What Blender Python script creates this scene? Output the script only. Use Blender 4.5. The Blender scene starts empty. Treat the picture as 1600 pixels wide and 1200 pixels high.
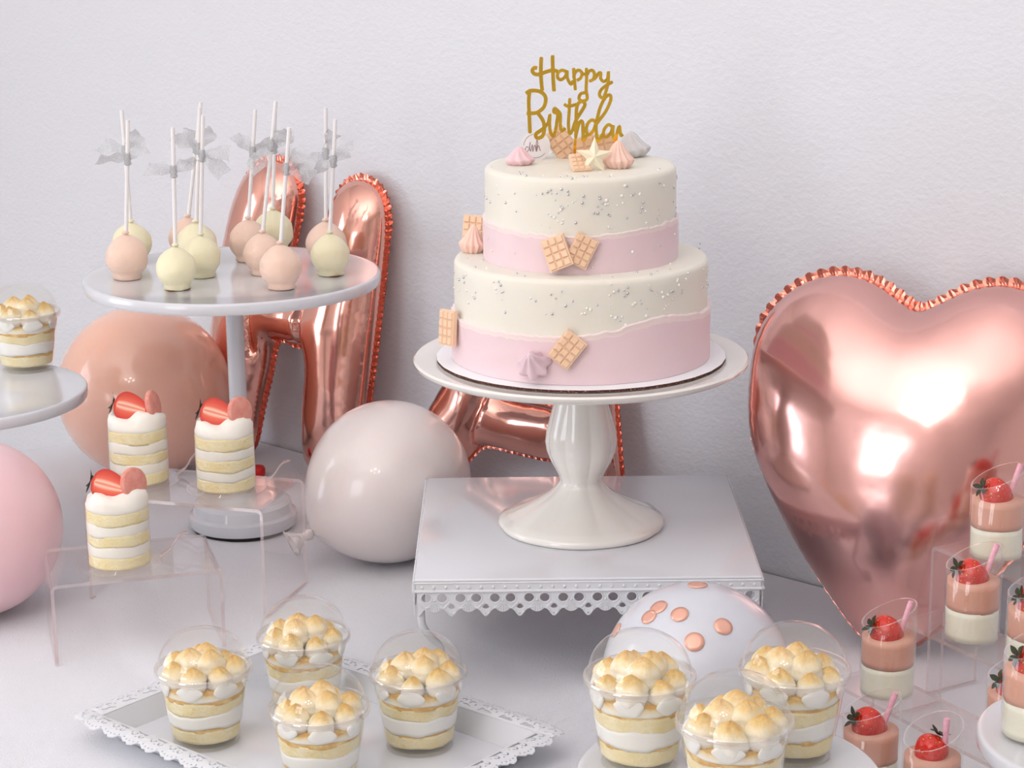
import bpy, bmesh, math, random
import numpy as np
from mathutils import Vector, Matrix, noise
from mathutils.geometry import delaunay_2d_cdt
PI = math.pi
sc = bpy.context.scene
COL = sc.collection

# ---------------------------------------------------------------- camera
FPX, PITCH, ROLL, CAMH = 3300.0, math.radians(14.5), math.radians(0.6), 0.668
cam_d = bpy.data.cameras.new('camera'); cam = bpy.data.objects.new('camera', cam_d); COL.objects.link(cam)
cam_d.sensor_fit = 'HORIZONTAL'; cam_d.sensor_width = 36.0; cam_d.lens = 36.0*FPX/1600.0
cam_d.clip_start = 0.02; cam_d.clip_end = 60
vF = Vector((0, math.cos(PITCH), -math.sin(PITCH)))
_u0 = Vector((0, math.sin(PITCH), math.cos(PITCH))); _r0 = Vector((1, 0, 0))
vR = _r0*math.cos(ROLL) - _u0*math.sin(ROLL); vU = _u0*math.cos(ROLL) + _r0*math.sin(ROLL)
CAM = Vector((0, 0, CAMH))
m = Matrix.Identity(4)
for i in range(3):
    m[i][0] = vR[i]; m[i][1] = vU[i]; m[i][2] = -vF[i]; m[i][3] = CAM[i]
cam.matrix_world = m
sc.camera = cam

# ---------------------------------------------------------------- light and exposure
sc.view_settings.view_transform = 'Standard'; sc.view_settings.look = 'None'
sc.view_settings.gamma = 1.0; sc.view_settings.use_curve_mapping = False
sc.view_settings.exposure = -0.10
sc.cycles.max_bounces = 20; sc.cycles.transparent_max_bounces = 40; sc.cycles.diffuse_bounces = 4
sc.cycles.glossy_bounces = 6; sc.cycles.transmission_bounces = 8
sc.cycles.caustics_reflective = True; sc.cycles.caustics_refractive = False
sc.cycles.blur_glossy = 0.3; sc.cycles.sample_clamp_indirect = 4.0
sc.cycles.use_denoising = True
# room frame: UA runs along the cake wall (towards the right and the camera), NA points into that wall
YAW = math.radians(41.2)
UA = Vector((math.cos(YAW), -math.sin(YAW), 0)); NA = Vector((math.sin(YAW), math.cos(YAW), 0))
WALLP = Vector((0.2315, 1.8822, 0)); WN = WALLP.dot(NA); WU = WALLP.dot(UA)
def room(u, n, z): return UA*u + NA*n + Vector((0, 0, z))
ZF, ZC = -0.75, 1.75                       # floor, ceiling (table top is z = 0)
UL, UR, NF = -2.9, 2.3, -2.3               # left wall, right wall, front wall (behind the camera)
RZ = -YAW
world = bpy.data.worlds.new('world'); sc.world = world; world.use_nodes = True
world.node_tree.nodes['Background'].inputs[0].default_value = (0.80, 0.88, 1.0, 1)
world.node_tree.nodes['Background'].inputs[1].default_value = 1.0
def area(name, loc, direction, sx, sy, power, col):
    d = bpy.data.lights.new(name, 'AREA'); d.shape = 'RECTANGLE'; d.size = sx; d.size_y = sy
    d.energy = power; d.color = col
    o = bpy.data.objects.new(name, d); COL.objects.link(o); o.location = loc
    o.rotation_euler = Vector(direction).to_track_quat('-Z', 'Y').to_euler()
    return o
WIN1 = (-1.2, 0.62, 1.05, 1.3)      # front-wall window: centre u, z, width, height
WIN2 = (-0.25, 0.45, 1.3, 1.2)      # left-wall window: centre n, z, width, height
area('window_light_front', room(WIN1[0], NF-0.03, WIN1[1]), NA, WIN1[2], WIN1[3], 19, (0.97, 0.98, 1.0))
area('window_light_left', room(UL-0.03, WIN2[0], WIN2[1]), UA, WIN2[2], WIN2[3], 20, (0.86, 0.92, 1.0))
area('ceiling_bounce_fill', room(-0.8, -0.3, 0.95), (0, 0, 1), 2.4, 2.0, 44, (1.0, 0.95, 0.92))  # added unseen fill aimed upwards, stands in for light bounced off the ceiling
for i_ in range(4):                                  # the four shades of the ceiling lamp
    d_ = bpy.data.lights.new('lamp_shade_light', 'POINT'); d_.energy = 3.0; d_.color = (1.0, .93, .88); d_.shadow_soft_size = .06
    o_ = bpy.data.objects.new('lamp_shade_light', d_); COL.objects.link(o_)
    o_.location = room(-.55+.22*math.cos(i_*PI/2+.4), -.55+.22*math.sin(i_*PI/2+.4), 1.30)

# ---------------------------------------------------------------- materials
def lin(h):
    h = h.lstrip('#'); v = [int(h[i:i+2], 16)/255 for i in (0, 2, 4)]
    return tuple((c/12.92 if c <= 0.04045 else ((c+0.055)/1.055)**2.4) for c in v) + (1,)
class N:
    """tiny node-graph wrapper"""
    def __init__(s, name):
        s.m = bpy.data.materials.new(name); s.m.use_nodes = True; s.t = s.m.node_tree
        s.b = s.t.nodes['Principled BSDF']; s.out = s.t.nodes['Material Output']
    def n(s, typ, **kw):
        nd = s.t.nodes.new(typ)
        for k, v in kw.items(): setattr(nd, k, v)
        return nd
    def l(s, a, b): s.t.links.new(a, b)
    def coord(s, which='Object'): return s.n('ShaderNodeTexCoord').outputs[which]
    def noise(s, scale, detail=3, rough=.5, which='Object', dist=0.0, stretch=None):
        t = s.n('ShaderNodeTexNoise'); t.inputs['Scale'].default_value = scale
        t.inputs['Detail'].default_value = detail; t.inputs['Roughness'].default_value = rough
        t.inputs['Distortion'].default_value = dist
        c = s.coord(which)
        if stretch:
            mp = s.n('ShaderNodeMapping'); mp.inputs['Scale'].default_value = stretch
            s.l(c, mp.inputs['Vector']); c = mp.outputs[0]
        s.l(c, t.inputs['Vector'])
        return t
    def ramp(s, fac, stops):
        r = s.n('ShaderNodeValToRGB'); e = r.color_ramp.elements
        while len(e) > 1: e.remove(e[-1])
        e[0].position = stops[0][0]; e[0].color = stops[0][1]
        for p, c in stops[1:]:
            x = e.new(p); x.color = c
        s.l(fac, r.inputs[0]); return r
    def bump(s, h, strength, dist):
        b = s.n('ShaderNodeBump'); b.inputs['Strength'].default_value = strength; b.inputs['Distance'].default_value = dist
        s.l(h, b.inputs['Height']); return b
def P(name, col, rough=.5, metal=0, sss=0, sssr=(1, .6, .4), coat=0, bump=None, mottle=None, spec=.5, trans=0, sheen=0, sss_scale=.004):
    g = N(name); b = g.b
    b.inputs['Base Color'].default_value = lin(col); b.inputs['Roughness'].default_value = rough
    b.inputs['Metallic'].default_value = metal; b.inputs['Specular IOR Level'].default_value = spec
    if sss:
        b.inputs['Subsurface Weight'].default_value = sss; b.inputs['Subsurface Radius'].default_value = sssr
        b.inputs['Subsurface Scale'].default_value = sss_scale
    b.inputs['Coat Weight'].default_value = coat; b.inputs['Coat Roughness'].default_value = .08
    b.inputs['Transmission Weight'].default_value = trans
    b.inputs['Sheen Weight'].default_value = sheen
    if mottle:      # (other colour, scale, lo, hi)
        t = g.noise(mottle[1], 4); r = g.ramp(t.outputs[0], [(mottle[2], lin(col)), (mottle[3], lin(mottle[0]))])
        g.l(r.outputs[0], b.inputs['Base Color'])
    if bump:        # (scale, strength, distance)
        t = g.noise(bump[0], 4, .6); bb = g.bump(t.outputs[0], bump[1], bump[2]); g.l(bb.outputs[0], b.inputs['Normal'])
    return g.m
def clear(name, tint='#fbfbfb', rough=.02, base=.02, ior=1.45, body=0.0, bodycol='#f2f0ee'):
    """thin clear plastic: see-through with a Fresnel gloss, plus a little milky body"""
    g = N(name); g.t.nodes.remove(g.b)
    tr = g.n('ShaderNodeBsdfTransparent'); tr.inputs[0].default_value = lin(tint)
    gl = g.n('ShaderNodeBsdfGlossy'); gl.inputs['Roughness'].default_value = rough; gl.inputs[0].default_value = (1, 1, 1, 1)
    lw = g.n('ShaderNodeLayerWeight'); lw.inputs[0].default_value = .5       # facing = 1-|cos|: the same from both sides
    pw = g.n('ShaderNodeMath', operation='POWER'); pw.inputs[1].default_value = 5; g.l(lw.outputs['Facing'], pw.inputs[0])
    ad = g.n('ShaderNodeMath', operation='MULTIPLY_ADD'); ad.use_clamp = True; ad.inputs[1].default_value = .75; ad.inputs[2].default_value = base
    g.l(pw.outputs[0], ad.inputs[0])
    mx = g.n('ShaderNodeMixShader'); g.l(ad.outputs[0], mx.inputs[0]); 
    src = tr.outputs[0]
    if body:
        df = g.n('ShaderNodeBsdfDiffuse'); df.inputs[0].default_value = lin(bodycol)
        m2 = g.n('ShaderNodeMixShader'); m2.inputs[0].default_value = body
        g.l(tr.outputs[0], m2.inputs[1]); g.l(df.outputs[0], m2.inputs[2]); src = m2.outputs[0]
    g.l(src, mx.inputs[1]); g.l(gl.outputs[0], mx.inputs[2]); g.l(mx.outputs[0], g.out.inputs['Surface'])
    return g.m
M = {}
def wall_mat():
    g = N('painted_wall'); b = g.b
    b.inputs['Roughness'].default_value = .55
    b.inputs['Base Color'].default_value = lin('#dfe1e7')
    t = g.noise(150, 4, .6, stretch=(1, 1, 1.4)); v = g.noise(45, 3, .5)
    ad = g.n('ShaderNodeMath', operation='ADD'); g.l(t.outputs[0], ad.inputs[0]); g.l(v.outputs[0], ad.inputs[1])
    bb = g.bump(ad.outputs[0], .3, .003); g.l(bb.outputs[0], b.inputs['Normal'])
    return g.m
M['wall'] = wall_mat()
M['wall2'] = P('plain_wall', '#eeebea', .7, bump=(80, .2, .002))
M['ceiling'] = P('ceiling_paint', '#f2f1f1', .8)
def floor_mat():
    g = N('wood_floor'); b = g.b; b.inputs['Roughness'].default_value = .35
    t = g.noise(3, 6, .6, stretch=(1, 14, 1)); r = g.ramp(t.outputs[0], [(.3, lin('#b8a595')), (.7, lin('#cdbcae'))])
    g.l(r.outputs[0], b.inputs['Base Color']); return g.m
M['floor'] = floor_mat()
M['trim'] = P('white_trim', '#eeeeee', .4)
def cloth_mat():
    g = N('white_tablecloth'); b = g.b; b.inputs['Roughness'].default_value = .8; b.inputs['Sheen Weight'].default_value = .25
    b.inputs['Base Color'].default_value = lin('#dfe0e6')
    w = g.noise(900, 2, .6); v = g.noise(55, 4, .55)
    ad = g.n('ShaderNodeMath', operation='ADD'); g.l(w.outputs[0], ad.inputs[0]); g.l(v.outputs[0], ad.inputs[1])
    bb = g.bump(ad.outputs[0], .35, .0018); g.l(bb.outputs[0], b.inputs['Normal'])
    # glitter specks woven in the tulle
    vo = g.n('ShaderNodeTexVoronoi'); vo.inputs['Scale'].default_value = 260; g.l(g.coord(), vo.inputs['Vector'])
    lt = g.n('ShaderNodeMath', operation='LESS_THAN'); lt.inputs[1].default_value = .13; g.l(vo.outputs['Distance'], lt.inputs[0])
    big = g.noise(9, 2); gt = g.n('ShaderNodeMath', operation='GREATER_THAN'); gt.inputs[1].default_value = .5; g.l(big.outputs[0], gt.inputs[0])
    mu = g.n('ShaderNodeMath', operation='MULTIPLY'); g.l(lt.outputs[0], mu.inputs[0]); g.l(gt.outputs[0], mu.inputs[1])
    g.l(mu.outputs[0], b.inputs['Metallic'])
    rr = g.n('ShaderNodeMapRange'); rr.inputs['To Min'].default_value = .8; rr.inputs['To Max'].default_value = .3
    g.l(mu.outputs[0], rr.inputs['Value']); g.l(rr.outputs[0], b.inputs['Roughness'])
    return g.m
M['cloth'] = cloth_mat()
M['table_wood'] = P('table_wood', '#8a6a4c', .5)
M['white_metal'] = P('white_enamel_metal', '#d9dbe1', .16, coat=.5)
M['lace_metal'] = P('white_lace_metal', '#dddfe4', .38)
M['dark_chip'] = P('dark_underside', '#1c1a1a', .7)
M['ceramic'] = P('white_ceramic', '#ece9e4', .12, coat=.6)
M['board_white'] = P('white_cardboard', '#f0eff2', .55)
M['board_edge'] = P('brown_corrugated_edge', '#4a241c', .9, mottle=('#c9a890', 900, .58, .7))
M['buttercream'] = P('ivory_buttercream', '#eae6da', .5, sss=.25, bump=(60, .12, .002))
M['pink_cream'] = P('pink_buttercream', '#ecd3d8', .5, sss=.25, bump=(70, .15, .002))
M['pink_edge'] = P('pale_pink_cream', '#f4e2e0', .5, sss=.25, bump=(200, .2, .002))
M['peach_choc'] = P('peach_chocolate', '#f3cbab', .4, sss=.2)
M['cream_choc'] = P('cream_white_chocolate', '#f3ead0', .4, sss=.25)
M['mer_pink'] = P('pink_meringue', '#efcbd0', .6, sss=.25)
M['mer_peach'] = P('peach_meringue', '#f3cfc0', .6, sss=.25)
M['mer_grey'] = P('pale_grey_meringue', '#dad8da', .6, sss=.2)
M['mer_mauve'] = P('mauve_meringue', '#dfc6cf', .6, sss=.2)
M['silver'] = P('silver_bead', '#cfcfd2', .22, metal=1)
M['pearl'] = P('pearl_bead', '#f4efe8', .25, coat=.5)
M['gold'] = P('gold_mirror', '#ffd24e', .12, metal=1)
M['tag'] = P('white_paper_tag', '#ecebf1', .6)
M['ink'] = P('mauve_ink', '#9a7f86', .6)
def foil(name, col, rough):
    g = N(name); b = g.b; b.inputs['Base Color'].default_value = lin(col); b.inputs['Metallic'].default_value = 1
    b.inputs['Roughness'].default_value = rough
    t = g.noise(14, 3, .5); bb = g.bump(t.outputs[0], .10, .006); g.l(bb.outputs[0], b.inputs['Normal'])
    return g.m
M['foil'] = foil('rose_gold_foil', '#e4b0a9', .16)
M['foil_letter'] = foil('copper_rose_foil', '#edb3a4', .13)
M['foil_flange'] = foil('rose_gold_foil_flange', '#dc8674', .16)
M['peach_latex'] = P('peach_latex', '#f8c3ad', .28, sss=.4, coat=.8, sss_scale=.02)
M['pink_latex'] = P('pink_latex', '#f2ccd2', .32, sss=.4, coat=.2, sss_scale=.02)
M['white_latex'] = P('frosted_white_latex', '#e4dad8', .34, sss=.3, coat=.6, sss_scale=.02)
M['pale_latex'] = P('pale_white_latex', '#cfd1da', .2, sss=.2, coat=.4, sss_scale=.02)
M['confetti'] = P('rose_gold_confetti', '#e8b09c', .3, metal=.35)
M['clear'] = clear('clear_plastic', '#fdfdfc', .03, .06, body=.012)
M['clear_rim'] = clear('clear_plastic_rim', '#f4f2f0', .05, .14, body=.12, bodycol='#ffffff')
M['collar'] = clear('clear_collar_film', '#fefefd', .03, .02, body=.01)
M['acrylic'] = clear('clear_acrylic', '#fdfcfc', .02, .025, body=.015)
M['acrylic_edge'] = clear('polished_acrylic_edge', '#f3e6e6', .08, .16, body=.22, bodycol='#f4e8e8')
M['sponge'] = P('yellow_sponge', '#f2e0ac', .85, bump=(260, .6, .003), mottle=('#f6eac4', 90, .35, .65), sss=.1)
M['crust'] = P('browned_sponge_edge', '#d9a85a', .7, mottle=('#efd08a', 110, .4, .62), bump=(260, .5, .003))
M['cream'] = P('whipped_cream', '#f4efe6', .45, sss=.3, bump=(45, .15, .003))
M['cream_white'] = P('white_cream', '#f5f3ee', .5, sss=.3, bump=(60, .15, .003))
def toast():
    g = N('torched_meringue'); b = g.b; b.inputs['Roughness'].default_value = .5
    b.inputs['Subsurface Weight'].default_value = .15; b.inputs['Subsurface Scale'].default_value = .003
    sp = g.n('ShaderNodeSeparateXYZ'); g.l(g.coord('Generated'), sp.inputs[0])
    t = g.noise(190, 5, .65); mr = g.n('ShaderNodeMath', operation='MULTIPLY_ADD'); mr.inputs[1].default_value = .42; 
    ng = g.n('ShaderNodeMath', operation='MULTIPLY'); ng.inputs[1].default_value = .78; g.l(sp.outputs[2], ng.inputs[0])
    g.l(t.outputs[0], mr.inputs[0]); g.l(ng.outputs[0], mr.inputs[2])
    r = g.ramp(mr.outputs[0], [(.42, lin('#f8f4ea')), (.68, lin('#f5e8c8')), (.84, lin('#e9cb8a')), (.97, lin('#d0a04c'))])
    g.l(r.outputs[0], b.inputs['Base Color'])
    bb = g.bump(t.outputs[0], .45, .002); g.l(bb.outputs[0], b.inputs['Normal']); return g.m
M['toast'] = toast()
M['syrup'] = P('caramel_syrup', '#d9973a', .25, sss=.2)
M['pud_white'] = P('white_panna_cotta', '#f1eedd', .35, sss=.35)
M['pud_pink'] = P('pink_mousse', '#dfa994', .4, sss=.3)
M['pop_yellow'] = P('pale_yellow_candy_coating', '#f1eac8', .4, sss=.25, bump=(120, .25, .003))
M['pop_pink'] = P('peach_pink_candy_coating', '#f1d2c0', .4, sss=.25, bump=(120, .25, .003))
M['crumb'] = P('cake_crumb', '#8a5a34', .9)
M['stick'] = P('white_paper_stick', '#f2f0f0', .5)
def organza():
    g = N('silver_organza'); b = g.b
    b.inputs['Base Color'].default_value = lin('#e6e8ec'); b.inputs['Roughness'].default_value = .35
    vo = g.n('ShaderNodeTexVoronoi'); vo.inputs['Scale'].default_value = 1500; g.l(g.coord(), vo.inputs['Vector'])
    lt = g.n('ShaderNodeMath', operation='LESS_THAN'); lt.inputs[1].default_value = .3; g.l(vo.outputs['Distance'], lt.inputs[0])
    g.l(lt.outputs[0], b.inputs['Metallic'])
    nz = g.noise(1100, 2); bb = g.bump(nz.outputs[0], 1.0, .002); g.l(bb.outputs[0], b.inputs['Normal'])
    a = g.n('ShaderNodeMapRange'); a.inputs['To Min'].default_value = .5; a.inputs['To Max'].default_value = .95
    g.l(lt.outputs[0], a.inputs['Value']); g.l(a.outputs[0], b.inputs['Alpha']); return g.m
M['organza'] = organza()
def berry(name, base, dark):
    g = N(name); b = g.b; b.inputs['Roughness'].default_value = .28; b.inputs['Coat Weight'].default_value = .15
    b.inputs['Subsurface Weight'].default_value = .1; b.inputs['Subsurface Scale'].default_value = .004
    vo = g.n('ShaderNodeTexVoronoi'); vo.inputs['Scale'].default_value = 330; g.l(g.coord(), vo.inputs['Vector'])
    r = g.ramp(vo.outputs['Distance'], [(.0, lin('#f0b848')), (.16, lin('#e89a3c')), (.24, lin(dark)), (.5, lin(base))])
    g.l(r.outputs[0], b.inputs['Base Color'])
    bb = g.bump(vo.outputs['Distance'], .5, .0015); g.l(bb.outputs[0], b.inputs['Normal']); return g.m
M['berry'] = berry('strawberry_skin', '#d92c1f', '#b81c14')
def cut():
    g = N('strawberry_cut_face'); b = g.b; b.inputs['Roughness'].default_value = .5
    a = g.n('ShaderNodeAttribute'); a.attribute_name = 'core'
    r = g.ramp(a.outputs['Fac'], [(.0, lin('#c4261b')), (.35, lin('#dc4a35')), (.65, lin('#e8694e')), (.85, lin('#f7c9b2')), (1, lin('#e57a5e'))])
    g.l(r.outputs[0], b.inputs['Base Color']); return g.m
M['berry_cut'] = cut()
M['calyx'] = P('dark_green_calyx', '#2b2f18', .6, mottle=('#6b5f34', 200, .55, .75))
M['pink_stick'] = P('pink_stirrer', '#eaa9ba', .4, mottle=('#f0bccb', 300, .4, .6))
M['macaron'] = P('dusty_rose_biscuit', '#df8d80', .7, bump=(400, .3, .002), mottle=('#e59c8c', 200, .4, .6))
M['red'] = P('red_glossy', '#cf1f1f', .3)
M['glass'] = clear('window_glass', '#f6f8f8', .01, .0)

# ---------------------------------------------------------------- object helpers
def mesh(name, V, Fc, mats, smooth=True, midx=None):
    me = bpy.data.meshes.new(name); me.from_pydata([tuple(v) for v in V], [], [tuple(f) for f in Fc])
    if not isinstance(mats, (list, tuple)): mats = [mats]
    for x in mats: me.materials.append(x)
    if midx is not None: me.polygons.foreach_set('material_index', midx)
    if smooth: me.polygons.foreach_set('use_smooth', [True]*len(me.polygons))
    me.update(); return me
def auto(me, ang=35):
    """sharp edges above the angle"""
    bm = bmesh.new(); bm.from_mesh(me); bm.normal_update()
    a = math.radians(ang)
    for e in bm.edges:
        if len(e.link_faces) == 2 and e.calc_face_angle(0) > a: e.smooth = False
    bm.to_mesh(me); bm.free(); return me
def fixn(me):
    bm = bmesh.new(); bm.from_mesh(me); bmesh.ops.recalc_face_normals(bm, faces=bm.faces[:]); bm.to_mesh(me); bm.free(); return me
def ob(name, me, parent=None, loc=None, rot=None, scale=None):
    o = bpy.data.objects.new(name, me); COL.objects.link(o)
    if parent: o.parent = parent
    if loc is not None: o.location = loc
    if rot is not None: o.rotation_euler = rot
    if scale is not None: o.scale = (scale,)*3 if isinstance(scale, (int, float)) else scale
    return o
def tag(o, label, cat, group=None):
    o['label'] = label; o['category'] = cat
    if group: o['group'] = group
    return o
def thing(name, loc, label, cat, group=None, rz=0, rot=None):
    o = bpy.data.objects.new(name, None); COL.objects.link(o); o.location = loc; o.empty_display_size = .02
    o.rotation_euler = rot if rot else (0, 0, rz)
    return tag(o, label, cat, group)
KIDS = {}
def kids(o): return [c for c in COL.objects if c.parent == o]
def dup(root, loc, label, rz=0, scale=1.0, tweak=None):
    r = root.copy(); COL.objects.link(r); r.location = loc; r.rotation_euler = (0, 0, rz); r.scale = (scale,)*3; r['label'] = label
    for c in kids(root):
        d = c.copy(); COL.objects.link(d); d.parent = r
        for g in kids(c):
            h = g.copy(); COL.objects.link(h); h.parent = d
    return r
def struct(name, me, loc=None, rot=None, parent=None):
    o = ob(name, me, parent, loc, rot)
    if not parent: o['kind'] = 'structure'
    return o
class G:
    """geometry collector"""
    def __init__(s): s.V = []; s.F = []; s.I = []
    def add(s, V, Fc, mi=0, mat=None):
        o = len(s.V)
        s.V += [tuple(mat @ Vector(v)) if mat else tuple(v) for v in V]
        s.F += [tuple(i+o for i in f) for f in Fc]; s.I += [mi]*len(Fc); return s
    def me(s, name, mats, smooth=True): return mesh(name, s.V, s.F, mats, smooth, s.I)
def box(x0, x1, y0, y1, z0, z1):
    V = [(x, y, z) for z in (z0, z1) for y in (y0, y1) for x in (x0, x1)]
    return V, [(0, 2, 3, 1), (4, 5, 7, 6), (0, 1, 5, 4), (2, 6, 7, 3), (0, 4, 6, 2), (1, 3, 7, 5)]
def bevelbox(name, x0, x1, y0, y1, z0, z1, mats, b=.002, seg=2):
    V, Fc = box(x0, x1, y0, y1, z0, z1); me = mesh(name, V, Fc, mats, False)
    bm = bmesh.new(); bm.from_mesh(me); bmesh.ops.bevel(bm, geom=bm.edges[:], offset=b, segments=seg, affect='EDGES', profile=.5)
    for f in bm.faces: f.smooth = True
    bm.to_mesh(me); bm.free(); return auto(me, 40)
def lathe(prof, seg=48, fn=None, cap0=True, cap1=True):
    """prof: list of (r, z) bottom to top (outside surface); fn(theta, k, r, z) -> r, z"""
    V = []; Fc = []
    n = len(prof)
    for k, (r, z) in enumerate(prof):
        for i in range(seg):
            th = 2*PI*i/seg; rr, zz = (r, z) if fn is None else fn(th, k, r, z)
            V.append((rr*math.cos(th), rr*math.sin(th), zz))
    for k in range(n-1):
        for i in range(seg):
            j = (i+1) % seg; Fc.append((k*seg+i, k*seg+j, (k+1)*seg+j, (k+1)*seg+i))
    if cap0:
        c = len(V); V.append((0, 0, sum(V[i][2] for i in range(seg))/seg)); Fc += [(c, (i+1) % seg, i) for i in range(seg)]
    if cap1:
        b = (n-1)*seg; c = len(V); V.append((0, 0, sum(V[b+i][2] for i in range(seg))/seg)); Fc += [(c, b+i, b+(i+1) % seg) for i in range(seg)]
    return V, Fc
def tube(pts, r, seg=8, rad=None):
    pts = [Vector(p) for p in pts]; V = []; Fc = []
    up = Vector((0, 0, 1)); n = len(pts)
    for k, p in enumerate(pts):
        t = (pts[min(k+1, n-1)]-pts[max(k-1, 0)]).normalized()
        a = t.cross(up if abs(t.dot(up)) < .95 else Vector((1, 0, 0))).normalized(); b = t.cross(a)
        rr = rad[k] if rad else r
        for i in range(seg):
            th = 2*PI*i/seg; V.append(p + a*(rr*math.cos(th)) + b*(rr*math.sin(th)))
    for k in range(n-1):
        for i in range(seg):
            j = (i+1) % seg; Fc.append((k*seg+i, k*seg+j, (k+1)*seg+j, (k+1)*seg+i))
    Fc.append(tuple(range(seg))[::-1]); Fc.append(tuple((n-1)*seg+i for i in range(seg)))
    return V, Fc
def ball(r, seg=10, rings=6, c=(0, 0, 0), sz=1):
    prof = [(r*math.sin(PI*k/rings), -r*sz*math.cos(PI*k/rings)) for k in range(1, rings)]
    V, Fc = lathe(prof, seg)
    V[-2] = (0, 0, -r*sz); V[-1] = (0, 0, r*sz)
    return [(x+c[0], y+c[1], z+c[2]) for x, y, z in V], Fc
def catmull(pts, n=6, closed=False):
    P_ = [Vector(p) for p in pts]; out = []; L = len(P_)
    rng = range(L) if closed else range(L-1)
    for i in rng:
        if closed: a, b, c, d = P_[i-1], P_[i], P_[(i+1) % L], P_[(i+2) % L]
        else: a, b, c, d = P_[max(i-1, 0)], P_[i], P_[i+1], P_[min(i+2, L-1)]
        for k in range(n):
            t = k/n
            out.append(.5*((2*b)+(c-a)*t+(2*a-5*b+4*c-d)*t*t+(3*b-a-3*c+d)*t**3))
    if not closed: out.append(P_[-1])
    return out
def plate_cdt(outer, holes, t, extra=()):
    """pierced plate: outline and holes (2-D), thickness t along +z; returns V, F"""
    vs = []; es = []
    for loop in [outer]+list(holes):
        o = len(vs); vs += [Vector(p[:2]) for p in loop]; es += [(o+i, o+(i+1) % len(loop)) for i in range(len(loop))]
    vs += [Vector(p) for p in extra]
    ov, oe, of, _, _, _ = delaunay_2d_cdt(vs, es, [], 1, 1e-7)
    hs = [np.array([p[:2] for p in h]) for h in holes]
    keep = []
    for f in of:
        c = np.array([sum(ov[i][0] for i in f)/len(f), sum(ov[i][1] for i in f)/len(f)])
        if any(inpoly(h, c[None])[0] for h in hs): continue
        keep.append(tuple(f))
    n = len(ov); V = [(v[0], v[1], t) for v in ov]+[(v[0], v[1], 0) for v in ov]
    Fc = list(keep)+[tuple(i+n for i in f[::-1]) for f in keep]
    cnt = {}
    for f in keep:
        for i in range(len(f)):
            a, b = f[i], f[(i+1) % len(f)]; cnt[(a, b)] = 1
    for (a, b) in list(cnt):
        if (b, a) not in cnt: Fc.append((b, a, a+n, b+n))
    return V, Fc
def inpoly(poly, pts):
    x, y = pts[:, 0], pts[:, 1]; r = np.zeros(len(pts), bool); a = poly; b = np.roll(poly, -1, 0)
    for (x0, y0), (x1, y1) in zip(a, b):
        c = ((y0 > y) != (y1 > y))
        if c.any():
            xi = (x1-x0)*(y-y0)/((y1-y0) if y1 != y0 else 1e-12)+x0
            r ^= c & (x < xi)
    return r
def ray(px, py): return vF + vR*((px-800)/FPX) - vU*((py-600)/FPX)
def W(px, py, z=0.0):
    d = ray(px, py); return CAM + d*((z-CAMH)/d.z)
def onplane(px, py, o, n):
    d = ray(px, py); return CAM + d*((o-CAM).dot(n)/d.dot(n))
def oncyl(px, py, c, r):
    d = ray(px, py); a = d.x**2+d.y**2; ox, oy = CAM.x-c.x, CAM.y-c.y
    b = 2*(ox*d.x+oy*d.y); q = ox*ox+oy*oy-r*r; D = b*b-4*a*q
    t = (-b-math.sqrt(max(D, 0)))/(2*a); return CAM+d*t
def depth(p): return (Vector(p)-CAM).dot(vF)
def resting(px, py, rpx):
    z = .07
    for _ in range(25):
        q = W(px, py, z); z = rpx*depth(q)/FPX
    return q, z
rnd = random.Random(7)
# ---------------------------------------------------------------- the setting
def slab(name, u0, u1, n0, n1, z0, z1, mat):
    V, Fc = box(u0, u1, n0, n1, z0, z1)
    return mesh(name, [UA*x+NA*y+Vector((0, 0, z)) for x, y, z in V], Fc, mat, False)
struct('floor', slab('floor', UL-.1, UR+.1, NF-.1, WN+.1, ZF-.05, ZF, M['floor']))
struct('ceiling', slab('ceiling', UL-.1, UR+.1, NF-.1, WN+.1, ZC, ZC+.05, M['ceiling']))
struct('wall_back', slab('wall_back', UL-.1, UR+.1, WN, WN+.1, ZF, ZC, M['wall']))
struct('wall_right', slab('wall_right', UR, UR+.1, NF, WN, ZF, ZC, M['wall2']))
def holed_wall(name, a0, a1, c, zc, w, h, put):
    g = G()
    for (x0, x1, z0, z1) in ((a0, c-w/2, ZF, ZC), (c+w/2, a1, ZF, ZC), (c-w/2, c+w/2, ZF, zc-h/2), (c-w/2, c+w/2, zc+h/2, ZC)):
        V, Fc = box(x0, x1, 0, .1, z0, z1); g.add([put(x, y, z) for x, y, z in V], Fc)
    return struct(name, g.me(name, M['wall2'], False))
putF = lambda x, y, z: room(x, NF-y, z)
putL = lambda x, y, z: room(UL-y, x, z)
holed_wall('wall_front', UL-.1, UR+.1, WIN1[0], WIN1[1], WIN1[2], WIN1[3], putF)
holed_wall('wall_left', NF-.1, WN+.1, WIN2[0], WIN2[1], WIN2[2], WIN2[3], putL)
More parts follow.
